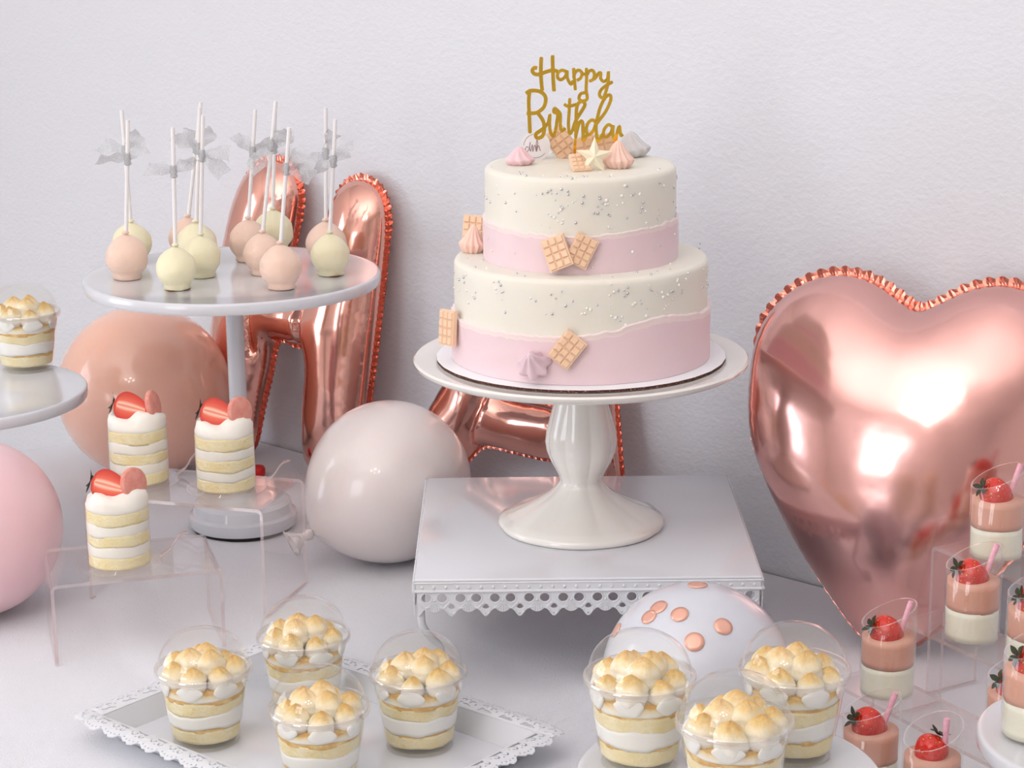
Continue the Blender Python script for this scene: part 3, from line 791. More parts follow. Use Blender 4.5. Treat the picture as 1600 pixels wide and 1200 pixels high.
# local: x along the back-right edge (0..wB), y towards -dB
TX0, TX1, TY0, TY1, TZ = 0, wB, -dB, 0, .019
ob('tray_base', bevelbox('tray_base', TX0+.008, TX1-.008, TY0+.008, TY1-.008, .0, .003, M['white_metal'], .0008), tray)
g = G(); ins = [(TX0+.008, TY0+.008), (TX1-.008, TY0+.008), (TX1-.008, TY1-.008), (TX0+.008, TY1-.008)]; out = [(TX0, TY0), (TX1, TY0), (TX1, TY1), (TX0, TY1)]
for i in range(4):
    j = (i+1) % 4; a, b, c, d = ins[i], ins[j], out[j], out[i]
    o2 = [(p[0]+(p[0]-(TX0+TX1)/2)*.008, p[1]+(p[1]-(TY0+TY1)/2)*.008) for p in (c, d)]
    V = [(*a, .002), (*b, .002), (*c, TZ), (*d, TZ), (*a, .0008), (*b, .0008), (*o2[0], TZ-.001), (*o2[1], TZ-.001)]
    g.add(V, [(0, 1, 2, 3), (4, 7, 6, 5), (3, 2, 6, 7), (0, 4, 5, 1)])
ob('tray_wall', g.me('tray_wall', M['white_metal'], False), tray)
def lace_edge(length, corner=.024):
    """pierced rim strip; x 0..length at the inner edge, y outwards"""
    nC = max(1, round(length/.021)); cw = length/nC; wdt = .020
    outer = [(0, 0)]
    outer = [(0, 0), (length, 0)]
    top = []
    for k in range(nC):
        x0 = length-k*cw
        for f in (0, .12, .25, .38, .5, .62, .75, .88):
            top.append((x0-f*cw, wdt*.80+.0045*math.sin(PI*f)+(.0008*(-1)**int(f*8))))
    outer += top+[(0, wdt*.80)]
    holes = []
    for k in range(nC):
        x = (k+.5)*cw
        holes.append([(x-.0075, .0022), (x+.0050, .0022), (x+.0066, .0030), (x+.0040, .0048), (x+.0012, .0056), (x-.0020, .0052), (x-.0040, .0068), (x-.0058, .0060), (x-.0062, .0042)])
        def arc(cx, cy, r, a0, a1, w, n=9):
            o = [(cx+(r+w)*math.cos(a0+(a1-a0)*i/n), cy+(r+w)*math.sin(a0+(a1-a0)*i/n)) for i in range(n+1)]
            i_ = [(cx+(r-w)*math.cos(a1-(a1-a0)*i/n), cy+(r-w)*math.sin(a1-(a1-a0)*i/n)) for i in range(n+1)]
            return o+i_
        holes.append(arc(x-.0045, .0098, .0019, -.2*PI, 1.15*PI, .0007))
        holes.append(arc(x+.0045, .0086, .0021, .0, 1.4*PI, .0007))
        holes.append(circ(x+.0088, .0070, .0008, .0013, 8))
        holes.append(circ(x, .0120, .0011, .0007, 8))
        for f in (-.36, -.18, 0, .18, .36):
            holes.append(circ(x+f*cw, .0148+.0030*math.cos(f*PI), .0008, .0008, 7))
    V, Fc = plate_cdt(outer, holes, .0008)
    # cross bend: rises a touch then falls to the edge
    V = [(x, y, z+.0022*math.sin(min(y/.02, 1.1)*PI*.9)-.0012*(y/.02)) for x, y, z in V]
    return V, Fc
def corner_piece(w=.020):
    outer = [(0, 0)]
    for i in range(15):
        a = PI/2*i/14; r = w*(.82+.20*math.sin(2*a)**2)+.0012*math.cos(i*2.2); outer.append((r*math.cos(a), r*math.sin(a)))
    holes = [circ(.0085, .0085, .0032, .0016, 12, rot=PI/4)]
    for a in (.25, .55, 1.02, 1.32): holes.append(circ(.0145*math.cos(a), .0145*math.sin(a), .001, .0016, 8, rot=a))
    for a in (.2, 1.37): holes.append(circ(.0075*math.cos(a), .0075*math.sin(a), .0018, .0010, 8, rot=a))
    V, Fc = plate_cdt(outer, holes, .0008)
    return [(x, y, z+.0022*math.sin(min(math.hypot(x, y)/.02, 1.1)*PI*.9)-.0012*math.hypot(x, y)/.02) for x, y, z in V], Fc
el = {}
for ln in (wB, dB):
    V, Fc = lace_edge(ln); el[ln] = mesh('lace_rim', V, Fc, M['lace_metal'], False)
V, Fc = corner_piece(); cpm = mesh('lace_corner', V, Fc, M['lace_metal'], False)
for ln, loc, rz in ((wB, (TX0, TY1), 0), (dB, (TX1, TY1), -PI/2), (wB, (TX1, TY0), PI), (dB, (TX0, TY0), PI/2)):
    ob('lace_rim', el[ln], tray, (loc[0], loc[1], TZ), (0, 0, rz))
for loc, rz in (((TX1, TY1), 0), ((TX1, TY0), -PI/2), ((TX0, TY0), PI), ((TX0, TY1), PI/2)):
    ob('lace_corner', cpm, tray, (loc[0], loc[1], TZ), (0, 0, rz))
# ---------------------------------------------------------------- the cake
V, Fc = lathe([(.1195, 0), (.1205, .0004), (.1205, .0026), (.1195, .003), (.05, .003)], 160, lambda th, k, r, z: (r*(1+.0015*math.sin(31*th)), z))
me = mesh('cake_board', V, Fc, [M['board_white'], M['board_edge']])
for p in me.polygons:
    if abs(p.normal.z) < .5: p.material_index = 1
tag(ob('cake_board', auto(me, 40), None, (CX, CY, CZ-.0008)), 'white round cardboard cake board with dark corrugated edge', 'board')
cz = CZ+.0024
cake = thing('birthday_cake', (CX, CY, cz), 'two tier ivory and pink birthday cake on the white pedestal', 'cake')
Z1 = .0835; Z2 = Z1+.0755; R1, R2 = .1050, .0785
def rough(th, k, r, z):
    n = noise.noise(Vector((math.cos(th)*2.2, math.sin(th)*2.2, z*40)))
    return r*(1+.004*n), z
def tier(R, z0, z1):
    pr = [(R*1.003, z0)]+[(R*(1.003-.006*i/12), z0+(z1-z0-.004)*i/12) for i in range(1, 13)]
    pr += [(R-.0012, z1-.0018), (R-.003, z1-.0003), (R-.006, z1), (R*.5, z1)]
    return lathe(pr, 128, rough)
V, Fc = tier(R1, 0, Z1); ob('lower_tier', mesh('lower_tier', V, Fc, M['buttercream']), cake)
V, Fc = tier(R2, Z1-.001, Z2); ob('upper_tier', mesh('upper_tier', V, Fc, M['buttercream']), cake)
def band(R, z0, hfun, seed):
    """smeared pink band with a torn lip"""
    seg = 240; V = []; Fc = []; rows = 12
    for k in range(rows+3):
        for i in range(seg):
            th = 2*PI*i/seg; h = hfun(th)+.0018*noise.noise(Vector((th*9, seed, 0)))+.0013*noise.noise(Vector((th*60, seed, 3)))
            rr = R*(1.025+.006*noise.noise(Vector((math.cos(th)*4, math.sin(th)*4, k*.25+seed))))
            if k <= rows: z = z0+(h-.0016)*k/rows
            elif k == rows+1: z = z0+h-.0004; rr += .0004+.0008*noise.noise(Vector((th*35, seed, 8)))
            else: z = z0+h; rr = R*.995
            V.append((rr*math.cos(th), rr*math.sin(th), z))
    for k in range(rows+2):
        for i in range(seg):
            j = (i+1) % seg; Fc.append((k*seg+i, k*seg+j, (k+1)*seg+j, (k+1)*seg+i))
    mi = [1 if f//seg >= rows-1 else 0 for f in range(len(Fc))]
    return mesh('pink_band', V, Fc, [M['pink_cream'], M['pink_edge']], True, mi)
# th = -90 deg faces the camera, 0 deg is right
ob('pink_band', band(R1, 0, lambda th: .0390+.0090*math.exp(-((th-5.30)/.42)**2)+.0045*max(0, math.cos(th)), 1), cake)
ob('pink_band', band(R2, Z1, lambda th: .0305+.0035*abs(math.cos(th))-.0008*math.sin(2*th), 4), cake)
sp = {'silver': G(), 'pearl': G()}
def on_cake(th, z, R): return (R*math.cos(th), R*math.sin(th), z)
rs = random.Random(11)
for kind, cnt in (('silver', 95), ('pearl', 75)):
    for _ in range(cnt):
        w = rs.random(); r = rs.choice((.0008, .0010, .0013)) if kind == 'silver' else rs.choice((.0008, .0011, .0014))
        th = -PI/2+rs.gauss(0, 1.1)
        if w < .36: p = on_cake(th, Z1+.030+(Z2-Z1-.036)*rs.random()**.8, R2*.999)
        elif w < .72: p = on_cake(th, .043+(Z1-.048)*rs.random()**.7, R1*.999)
        elif w < .80: p = on_cake(th, Z1+rs.random()*.026, R2*1.027)
        elif w < .92:
            q = R2*(.80+.17*rs.random()); p = (q*math.cos(th*1.4), q*math.sin(th*1.4), Z2)
        else:
            q = R2*1.05+rs.random()*(R1*.95-R2*1.05); p = (q*math.cos(th), q*math.sin(th), Z1)
        if rs.random() < .45 and w < .72:      # little clusters
            for _ in range(2):
                V, Fc = ball(r*.8, 7, 5, (p[0]+rs.gauss(0, .003), p[1], p[2]+rs.gauss(0, .003)))
                pp_ = Vector((V[-1][0], V[-1][1], 0)).length; f = (R2 if w < .36 else R1)*.999/pp_
                sp[kind].add([(x*1, y*1, z) for x, y, z in [(v[0]+(f-1)*V[-1][0], v[1]+(f-1)*V[-1][1], v[2]) for v in V]], Fc)
        sp[kind].add(*ball(r, 7, 5, p))
for k in sp:
    o = ob('sugar_pearls', sp[k].me('sugar_pearls', M[k]), cake); o['kind'] = 'stuff'; o['label'] = 'tiny %s sugar beads' % k
# chocolate bars
def choc(nx, ny, s=.0062, t=.0032):
    w, h = nx*s+.0012, ny*s+.0012; g = G()
    g.add(*box(-w/2, w/2, -h/2, h/2, 0, t))
    for i in range(nx):
        for j in range(ny):
            x, y = (i-(nx-1)/2)*s, (j-(ny-1)/2)*s; a, b = s*.46, s*.34
            V = [(x-a, y-a, t), (x+a, y-a, t), (x+a, y+a, t), (x-a, y+a, t), (x-b, y-b, t+.0012), (x+b, y-b, t+.0012), (x+b, y+b, t+.0012), (x-b, y+b, t+.0012)]
            g.add(V, [(0, 1, 5, 4), (1, 2, 6, 5), (2, 3, 7, 6), (3, 0, 4, 7), (4, 5, 6, 7)])
    return g.me('chocolate_bar', M['peach_choc'], False)
cA, cB, cC = choc(3, 4), choc(3, 4, .0058), choc(4, 2, .0082)
CO = Vector((CX, CY, cz))
def stick_bar(me, px, py, R, roll, off=.0, tilt=0, yaw=0):
    """a bar lying against the side of the cake, seen at a pixel"""
    p = oncyl(px, py, Vector((CX, CY)), R); nn = Vector((p.x-CX, p.y-CY, 0)).normalized()
    x = Vector((0, 0, 1)).cross(nn); M3 = Matrix((x, Vector((0, 0, 1)), nn)).transposed()
    rot = Matrix.Rotation(yaw, 3, 'Z') @ M3 @ Matrix.Rotation(-tilt, 3, 'X') @ Matrix.Rotation(roll, 3, 'Z')
    o = ob('chocolate_bar', me, cake); o.matrix_basis = Matrix.Translation(p-CO+nn*off) @ rot.to_4x4()
    return o
stick_bar(cB, 909, 391, R2*1.027, math.radians(-27), .0012, .12)
stick_bar(cA, 873, 394, R2*1.027, math.radians(24), .0035, .20, -.10)
stick_bar(cA, 887, 545, R1*1.027, math.radians(-38), .0016, .14)
o = ob('chocolate_bar', cA, cake); p = onplane(703, 512, Vector((CX-.108, CY-.03, 0)), Vector((0, -1, 0))); o.matrix_basis = Matrix.Translation(p-CO) @ (Matrix.Rotation(math.radians(-58), 4, 'Z') @ Matrix.Rotation(math.radians(84), 4, 'X') @ Matrix.Rotation(math.radians(4), 4, 'Z')) @ Matrix.Scale(1.12, 4)
# meringues and star
def kiss(R, h, lobes=9, twist=.9, name='meringue', amp=.09):
    pr = []
    for k in range(25):
        t = k/24; r = R*(math.sin(PI*min(1, .28+.30*t/.32)/1.16) if t < .32 else (1-(t-.32)/.68)**.70*(1-.16*math.sin(PI*(t-.32)/.68)))
        pr.append((max(r, .0003), h*t))
    def fn(th, k, r, z): return r*(1+amp*math.cos(lobes*th+twist*k/24*6)*(1 if k < 22 else .3)), z
    return lathe(pr, lobes*10, fn)
def put_on_top(px, py, z): q = W(px, py, z); return q-CO
def kiss_at(px, py, z, R, h, mat, lobes=9, twist=.9, rot=0, tilt=(0, 0)):
    V, Fc = kiss(R, h, lobes, twist); o = ob('meringue', mesh('meringue', V, Fc, M[mat]), cake); o.location = put_on_top(px, py, z); o.rotation_euler = (tilt[0], tilt[1], rot); return o
zt = cz+Z2
kiss_at(812, 257, zt, .0118, .0150, 'mer_pink', 9, .8)
kiss_at(915, 238, zt, .0125, .021, 'mer_grey', 8, .8)
kiss_at(988, 244, zt, .0150, .0215, 'mer_grey', 10, .9, 0, (0, -.10))
kiss_at(966, 262, zt, .0122, .0225, 'mer_peach', 13, .5)
# leaning peach swirl with a bar behind it on the lower tier, mauve kiss at the foot
kiss_at(737, 394, cz+Z1, .0105, .0235, 'mer_peach', 12, .35, 0, (0.0, .10))
o = ob('chocolate_bar', cA, cake); o.matrix_basis = Matrix.Translation(put_on_top(738, 388, cz+Z1)+Vector((.002, .012, .013))) @ Matrix.Rotation(math.radians(-30), 4, 'Z') @ Matrix.Rotation(math.radians(80), 4, 'X')
p = oncyl(836, 566, Vector((CX, CY)), R1*1.035); nn = Vector((p.x-CX, p.y-CY, 0)).normalized()
V, Fc = kiss(.0125, .0215, 7, .25, amp=.16); o = ob('meringue', mesh('meringue', V, Fc, M['mer_mauve']), cake)
o.matrix_basis = Matrix.Translation(p-CO-nn*.003+Vector((0, 0, -.0055))) @ Vector((0, 0, 1)).rotation_difference((nn*.8+Vector((0, 0, .75))).normalized()).to_matrix().to_4x4()
def star3d(R, r, t):
    V = []; 
    for i in range(10):
        a = PI/2+i*PI/5; q = R if i % 2 == 0 else r; V.append((q*math.cos(a), q*math.sin(a), t*.35))
    V += [(x, y, 0) for x, y, z in V[:10]]; V += [(0, 0, t), (0, 0, 0)]
    Fc = [(20, i, (i+1) % 10) for i in range(10)]+[(i, i+10, (i+1) % 10+10, (i+1) % 10) for i in range(10)]+[(21, (i+1) % 10+10, i+10) for i in range(10)]
    return fixn(mesh('chocolate_star', V, Fc, M['cream_choc'], False))
def stand_at(name, me, px, py, z, up, yaw, lean, roll=0, mat_parent=None):
    """stand a flat piece (local xy plane, z = front) on a level with its base at the pixel"""
    q = W(px, py, z)
    rot = Matrix.Rotation(yaw, 4, 'Z') @ Matrix.Rotation(PI/2-lean, 4, 'X') @ Matrix.Rotation(roll, 4, 'Z')
    o = ob(name, me, cake); o.matrix_basis = Matrix.Translation(q-CO+Vector((0, 0, up))) @ rot; return o
stand_at('chocolate_star', star3d(.0155, .0064, .0060), 928, 266, zt, .0110, .1, .15, -.05)
stand_at('chocolate_bar', cA, 876, 246, zt, .012, .1, .30, .62)
stand_at('chocolate_bar', cC, 929, 251, zt, .0118, .0, .25, .16)
stand_at('chocolate_bar', cB, 906, 266, zt, .0050, .1, .95, .1).scale = (.8, .8, .8)
# paper tag with script
TP = Vector((CX, CY, 0)); ty = W(838, 250, zt).y
tg = thing('paper_tag', W(837, 249, zt), 'round white paper tag with handwritten logo on top of cake', 'tag')
tO = tg.location.copy()
tr_ = 23*depth(tO)/FPX
V, Fc = lathe([(tr_, -.0004), (tr_, .0004)], 56)
tilt = Matrix.Rotation(PI/2-.12, 4, 'X')
tc = Matrix.Translation((0, 0, tr_*.92)) @ tilt
ob('paper_disc', auto(mesh('paper_disc', [tc @ Vector(v) for v in V], Fc, M['tag'])), tg)
def ribbon3(pts, w, t, z0=0, dz=0):
    """flat stroke in the xy plane, rectangular section"""
    P_ = [Vector((p[0], p[1])) for p in pts]; n = len(P_); V = []; Fc = []
    for k in range(n):
        d = (P_[min(k+1, n-1)]-P_[max(k-1, 0)]); d = d.normalized() if d.length > 1e-9 else Vector((1, 0)); s = Vector((-d.y, d.x))
        e = w*(.72 if k in (0, n-1) else 1)/2; p = P_[k]
        zk_ = z0+k*dz; V += [(*(p+s*e), zk_), (*(p-s*e), zk_), (*(p-s*e), zk_+t), (*(p+s*e), zk_+t)]
    for k in range(n-1):
        for i in range(4): j = (i+1) % 4; Fc.append((k*4+i, k*4+j, (k+1)*4+j, (k+1)*4+i))
    Fc += [(3, 2, 1, 0), tuple((n-1)*4+i for i in range(4))]
    return V, Fc
def tstroke(pts, w=.0006):
    s = tr_/118; q = [((x-340)*s, -(y-890)*s, 0) for x, y in pts]
    return ribbon3(catmull(q, 5), w, .00015, .0004)
g = G()
for st in ([(285, 905), (270, 895), (258, 915), (268, 935), (288, 915), (297, 860), (292, 905), (300, 935)],
           [(300, 935), (308, 900), (314, 880), (316, 910), (318, 935), (326, 900), (335, 885), (340, 910), (345, 935)],
           [(345, 935), (352, 900), (358, 868), (352, 845), (346, 870), (346, 935), (356, 900), (366, 890), (372, 915), (380, 930)]):
    g.add(*tstroke(st))
ob('script_logo', g.me('script_logo', M['ink'], False), tg).matrix_basis = tc
g = G()
for a0, a1 in ((100, 178), (228, 322)):
    g.add(*ribbon3([(tr_*.80*math.cos(math.radians(a0+(a1-a0)*i/24)), tr_*.80*math.sin(math.radians(a0+(a1-a0)*i/24))) for i in range(25)], .0004, .00015, .0004))
ob('ring_line', g.me('ring_line', M['ink'], False), tg).matrix_basis = tc
# gold topper: strokes of the two words
TY = CY-.004
def tp(x, y):                                        # detail-view coordinates to the topper's plane
    px, py = 780+x/5.714, 70+y/5.714
    q = onplane(px, py, Vector((0, TY, 0)), Vector((0, -1, 0))); return q
top = thing('cake_topper', (CX, TY, zt), 'gold mirror script topper reading Happy Birthday on the cake', 'topper')
tO = top.location.copy()
NL = [0]
def letter(strokes, w=29):
    g = G()
    ww = w/5.714*1.72/FPX*1.0
    for st in strokes:
        q = [tp(*p)-tO for p in st]; q = catmull([Vector((v.x, v.z, 0)) for v in q], 6)
        V, Fc = ribbon3(q, ww, .0016, -.0008+.00007*NL[0], 1.7e-5); NL[0] = (NL[0]+1) % 5
        g.add([(x, -z, y) for x, y, z in V], Fc)
    ob('letter', fixn(g.me('letter', M['gold'], False)), top)
letter([[(340, 208), (312, 205), (296, 232), (318, 260), (360, 262), (420, 240), (480, 226), (525, 238)], [(376, 108), (372, 200), (374, 300), (384, 412)], [(476, 92), (478, 200), (483, 320), (490, 415)]], 34)
letter([[(600, 240), (562, 226), (525, 250), (522, 292), (552, 310), (590, 280), (606, 234), (608, 296), (640, 350), (660, 316)]])
letter([[(664, 205), (666, 260), (674, 340), (680, 405)], [(664, 300), (676, 250), (708, 226), (738, 250), (726, 296), (690, 318)]])
letter([[(778, 205), (780, 300), (776, 400), (785, 480), (745, 500), (712, 480), (728, 436), (770, 426)], [(735, 258), (785, 262), (800, 236), (832, 228), (850, 262), (836, 308), (800, 324)]])
letter([[(838, 310), (862, 290), (888, 252), (906, 252), (906, 300), (934, 326), (966, 300), (974, 236), (972, 330), (956, 400), (930, 468), (897, 455), (902, 410), (942, 370), (1014, 326)], [(974, 236), (972, 262)]])
letter([[(272, 396), (264, 500), (268, 620), (275, 790)], [(236, 432), (290, 408), (370, 420), (414, 470), (400, 552), (340, 602), (285, 610), (244, 608)], [(340, 602), (392, 680), (402, 760), (384, 815), (338, 830), (328, 795), (372, 762), (412, 732)]], 34)
letter([[(408, 734), (438, 690), (452, 622), (450, 700), (456, 772), (482, 812), (504, 762)]])
letter([[(504, 762), (514, 690), (520, 620), (488, 600), (496, 566), (540, 606), (546, 640), (545, 720), (560, 765), (590, 740)]])
letter([[(630, 475), (624, 600), (618, 710), (628, 790), (652, 770)], [(578, 528), (618, 548), (700, 528)]])
letter([[(652, 772), (682, 680), (730, 600), (764, 540), (752, 508), (716, 512), (692, 560), (686, 700), (684, 830)], [(686, 800), (712, 700), (742, 686), (748, 770), (752, 852), (780, 800)]], 32)
letter([[(864, 690), (830, 670), (792, 700), (776, 762), (796, 802), (836, 770), (866, 690), (900, 560), (946, 470), (986, 446), (994, 492), (950, 592), (884, 682), (864, 720), (868, 800), (876, 858), (896, 838), (924, 790)]], 30)
letter([[(1012, 734), (976, 712), (938, 752), (930, 808), (960, 820), (998, 780), (1016, 722), (1014, 800), (1036, 858)]])
letter([[(1036, 858), (1048, 800), (1072, 726), (1084, 806), (1104, 796)], [(1048, 800), (1030, 900), (985, 1020), (935, 1125)]])
q0, q1 = tp(683, 800)-tO, tp(668, 1030)-tO
V, Fc = ribbon3([(q0.x, q0.z), ((q0.x+q1.x)/2, (q0.z+q1.z)/2), (q1.x, -.012)], 26/5.714*1.72/FPX, .0016, -.0008)
ob('stick', fixn(mesh('stick', [(x, -z, y) for x, y, z in V], Fc, M['gold'], False)), top)

# ---------------------------------------------------------------- cake pops
def pop_ball(seed):
    R = .0197; pr = [(.0085, 0), (.0120, .0002), (.0136, .0014), (.0128, .0040)]
    for k in range(2, 21):
        a = PI*(.19+.78*k/20); c_ = max(0, (k-12)/8); pr.append((R*math.sin(a)*(1-.10*c_), .0205-R*math.cos(a)*1.02+.0016*c_*c_))
    pr += [(.0038, .0432), (.0028, .0448), (.0020, .0456)]
    def fn(th, k, r, z):
        n = noise.noise(Vector((math.cos(th)*1.4, math.sin(th)*1.4, z*70+seed*9)))+.4*noise.noise(Vector((math.cos(th)*4, math.sin(th)*4, z*240+seed*5)))
        f = 1+.065*n*(1 if k > 1 else 2.0); return r*f, z+(.0005*n if 0 < k < 4 else 0)
    return mesh('coated_ball', *lathe(pr, 48, fn), None)
pops = [  # base pixel, stick top pixel, colour, label
 ((208, 411), (190, 172), 'y', 'pale yellow cake pop at the left behind a pink one'),
 ((200, 434), (200, 188), 'p', 'pink cake pop at the left front of the stand before a yellow one'),
 ((277, 450), (270, 199), 'y', 'pale yellow cake pop standing alone at the front left rim'),
 ((296, 402), (314, 160), 'p', 'pink cake pop mostly hidden behind two yellow ones'),
 ((309, 414), (312, 168), 'y', 'pale yellow cake pop just behind another yellow one'),
 ((316, 431), (317, 180), 'y', 'pale yellow cake pop before its yellow twin and the hidden pink one'),
 ((390, 406), (399, 171), 'p', 'pink cake pop left of the rear yellow one near the middle'),
 ((428, 392), (430, 168), 'y', 'pale yellow cake pop at the back of the stand behind three pink ones'),
 ((412, 427), (431, 158), 'p', 'pink cake pop directly behind the pink one at the front middle rim'),
 ((440, 449), (452, 199), 'p', 'pink cake pop at the front middle rim of the stand'),
 ((511, 412), (509, 168), 'p', 'pink cake pop at the right behind the rightmost yellow one'),
 ((517, 428), (524, 186), 'y', 'pale yellow cake pop rightmost on the round stand')]
balls = [pop_ball(i) for i in range(4)]
def tail(direction, L, w0, w1, twist, droop, seed, wave=.35):
    d = Vector(direction).normalized(); side = d.cross(Vector((0, 1, 0))).normalized(); n = 12; V = []; Fc = []
    for k in range(n+1):
        t = k/n; c = d*(L*t)+Vector((0, 0, -droop*t*t*L))
        a = twist*t+wave*math.sin(t*5+seed); s = Matrix.Rotation(a, 3, d) @ side; nn = d.cross(s)
        w = w0+(w1-w0)*min(1, t*1.7); w *= 1-.0*t
        for j in range(5):
            f = j/4-.5; V.append(c+s*(w*f)+nn*(.0016*math.sin(t*9+j*1.3+seed)*min(1, t*3))+d*(.004*f if k == n else 0))
    for k in range(n):
        for j in range(4): Fc.append((k*5+j, k*5+j+1, (k+1)*5+j+1, (k+1)*5+j))
    return V, Fc
bowdirs = {1: [(-1, -.3, .22), (.8, -.1, .75)], 2: [(1, -.2, .75), (-.9, -.2, .30)], 0: [(-.9, .3, .35), (.6, .2, .9)], 3: [(-.9, .1, .55), (-.4, .2, 1)], 4: [(-.7, .2, .6), (.5, .2, .8)], 5: [(1, -.2, .30), (.8, -.3, -.45)],
  6: [(-.7, -.1, .95), (.9, 0, .65)], 7: [(.8, .2, .8), (-.9, .1, -.2)], 8: [(-.8, -.3, -.75), (.7, -.2, .8)], 9: [(.7, -.2, .9), (1, -.3, -.1)], 10: [(-1, .1, -.4), (.3, .1, .9)], 11: [(.75, -.2, .75), (-1, -.2, -.35)]}
for i, (bp, tpx, c, lab) in enumerate(pops):
    q = W(*bp, PZ); dq = depth(q)
    t = thing('cake_pop', (q.x, q.y, PZ-.0009), lab, 'cake pop', 'cake pops on the round stand')
    sc_ = 1.0+.04*math.sin(i*2.1)
    me = balls[i % 4].copy(); me.materials.clear(); me.materials.append(M['pop_yellow'] if c == 'y' else M['pop_pink'])
    ob('coated_ball', me, t, None, (0, 0, i*1.3), sc_)
    V, Fc = lathe([(.0098, .0001), (.0118, .0010), (.0108, .0014)], 24, lambda th, k, r, z: (r*(1+.08*math.sin(3*th+i)), z))
    if i in (2, 6, 11): V2 = [(x+.0006, y-.0016, z) for x, y, z in V]; ob('cake_crumb', mesh('cake_crumb', V2, Fc, M['crumb']), t)
    tw = onplane(*tpx, q, Vector((0, -1, 0)))-Vector((q.x, q.y, PZ-.0009)); bot = Vector((0, 0, .036))
    V, Fc = tube([bot, bot.lerp(tw, .5), tw], .00195, 10); ob('stick', auto(mesh('stick', V, Fc, M['stick']), 50), t)
    kz = bot.lerp(tw, .655+.03*math.sin(i*1.7))
    g = G(); V, Fc = lathe([(.0024, -.006), (.0034, -.0045), (.0030, -.002), (.0037, .0), (.0030, .002), (.0034, .0045), (.0024, .006)], 14, lambda th, k, r, z: (r*(1+.14*math.sin(5*th+k*2)), z))
    g.add([Vector(v)+kz for v in V], Fc); ob('ribbon_knot', g.me('ribbon_knot', M['organza']), t)
    for s, d in enumerate(bowdirs[i]):
        V, Fc = tail(d, .0285 if s == 0 else .0265, .004, .0170, .9*(-1)**i, .18, i*1.7+s)
        ob('ribbon_tail', mesh('ribbon_tail', [Vector(v)+kz for v in V], Fc, M['organza']), t)
# ---------------------------------------------------------------- trifles in domed cups
def wavy(th, seed, amp): return amp*(noise.noise(Vector((math.cos(th)*1.3, math.sin(th)*1.3, seed)))+.4*noise.noise(Vector((math.cos(th)*4, math.sin(th)*4, seed+4))))
CUPB, CUPT, CUPH = .0258, .0345, .0600
def rcup(z): return CUPB+(CUPT-CUPB)*z/CUPH
def layer(name, z0, z1, seed, mat, inset=.0012, a0=.0014, a1=.0014, seg=56, rfun=rcup, bulge=0, ra=.0004):
    rows = 5; V = []; Fc = []
    for k in range(rows+1):
        for i in range(seg):
            th = 2*PI*i/seg; za = z0+wavy(th, seed, a0); zb = z1+wavy(th, seed+1.7 if a1 >= 0 else seed, abs(a1)); z = za+(zb-za)*k/rows
            r = rfun(max(z, 0))-inset+wavy(th*(1 if ra < .001 else 1.7)+z*60, seed+9, ra)+bulge*math.sin(PI*k/rows); V.append((r*math.cos(th), r*math.sin(th), z))
    for k in range(rows):
        for i in range(seg):
            j = (i+1) % seg; Fc.append((k*seg+i, k*seg+j, (k+1)*seg+j, (k+1)*seg+i))
    c = len(V); V += [(0, 0, z0), (0, 0, z1)]
    Fc += [(c, (i+1) % seg, i) for i in range(seg)]+[(c+1, rows*seg+i, rows*seg+(i+1) % seg) for i in range(seg)]
    return mesh(name, V, Fc, mat)
cup_pr = [(.010, .0022), (CUPB-.003, .0022), (CUPB-.0014, .0005), (CUPB-.0004, .0), (CUPB, .0012), (rcup(.0300), .0300), (CUPT, CUPH-.004), (CUPT+.0004, CUPH-.0035), (CUPT+.0014, CUPH-.003), (CUPT+.0018, CUPH-.0015), (CUPT+.0013, CUPH-.0003)]
V, Fc = lathe(cup_pr, 72, None, True, False); cup_me = mesh('clear_cup', V, Fc, [M['clear'], M['clear_rim']], True, [1 if f//72 >= 6 or f//72 in (1, 2) else 0 for f in range(len(Fc))])
lid_pr = [(CUPT+.0019, CUPH-.0046), (CUPT+.0025, CUPH-.0040), (CUPT+.0026, CUPH-.0015), (CUPT+.0022, CUPH+.0005), (CUPT+.0014, CUPH+.0011), (CUPT+.0004, CUPH+.0009), (CUPT-.0006, CUPH+.0020)]
DH = .0275
for k in range(1, 17):
    a = PI/2*k/16; lid_pr.append(((CUPT-.0006)*math.cos(a*.985)**.92, CUPH+.002+DH*math.sin(a)))
V, Fc = lathe(lid_pr, 72, None, False, True); lid_me = mesh('dome_lid', V, Fc, [M['clear'], M['clear_rim']], True, [1 if f//72 in (0, 1, 2, 3) else 0 for f in range(len(Fc))])
def dollop(seed):
    R, h = .0106, .0215; pr = []
    for k in range(17):
        t = k/16; r = R*(.80+.35*math.sin(PI*min(t/.6, 1))*.6) if t < .45 else R*1.0*(1-((t-.45)/.55)**1.7)**.75*(1 if t < .97 else .8)
        pr.append((max(r, .0006), h*t))
    def fn(th, k, r, z):
        n = noise.noise(Vector((math.cos(th)*1.6, math.sin(th)*1.6, z*90+seed*7)))
        return r*(1+.16*n+.05*math.cos(5*th+seed+k*.25)), z*(1+.04*n)
    return mesh('meringue_dollop', *lathe(pr, 30, fn), M['toast'])
dol = [dollop(i) for i in range(5)]
def pressed(seed):
    """cream disc flattened against the cup wall; local +x is outwards"""
    V, Fc = ball(1, 20, 12); return mesh('cream_patch', [(x*.0022+.0, y*.0098*(1+.1*math.sin(seed+4*z)), z*.0062*(1+.12*math.sin(seed*2+3*y))) for x, y, z in V], Fc, M['cream_white'])
prs = [pressed(i) for i in range(3)]
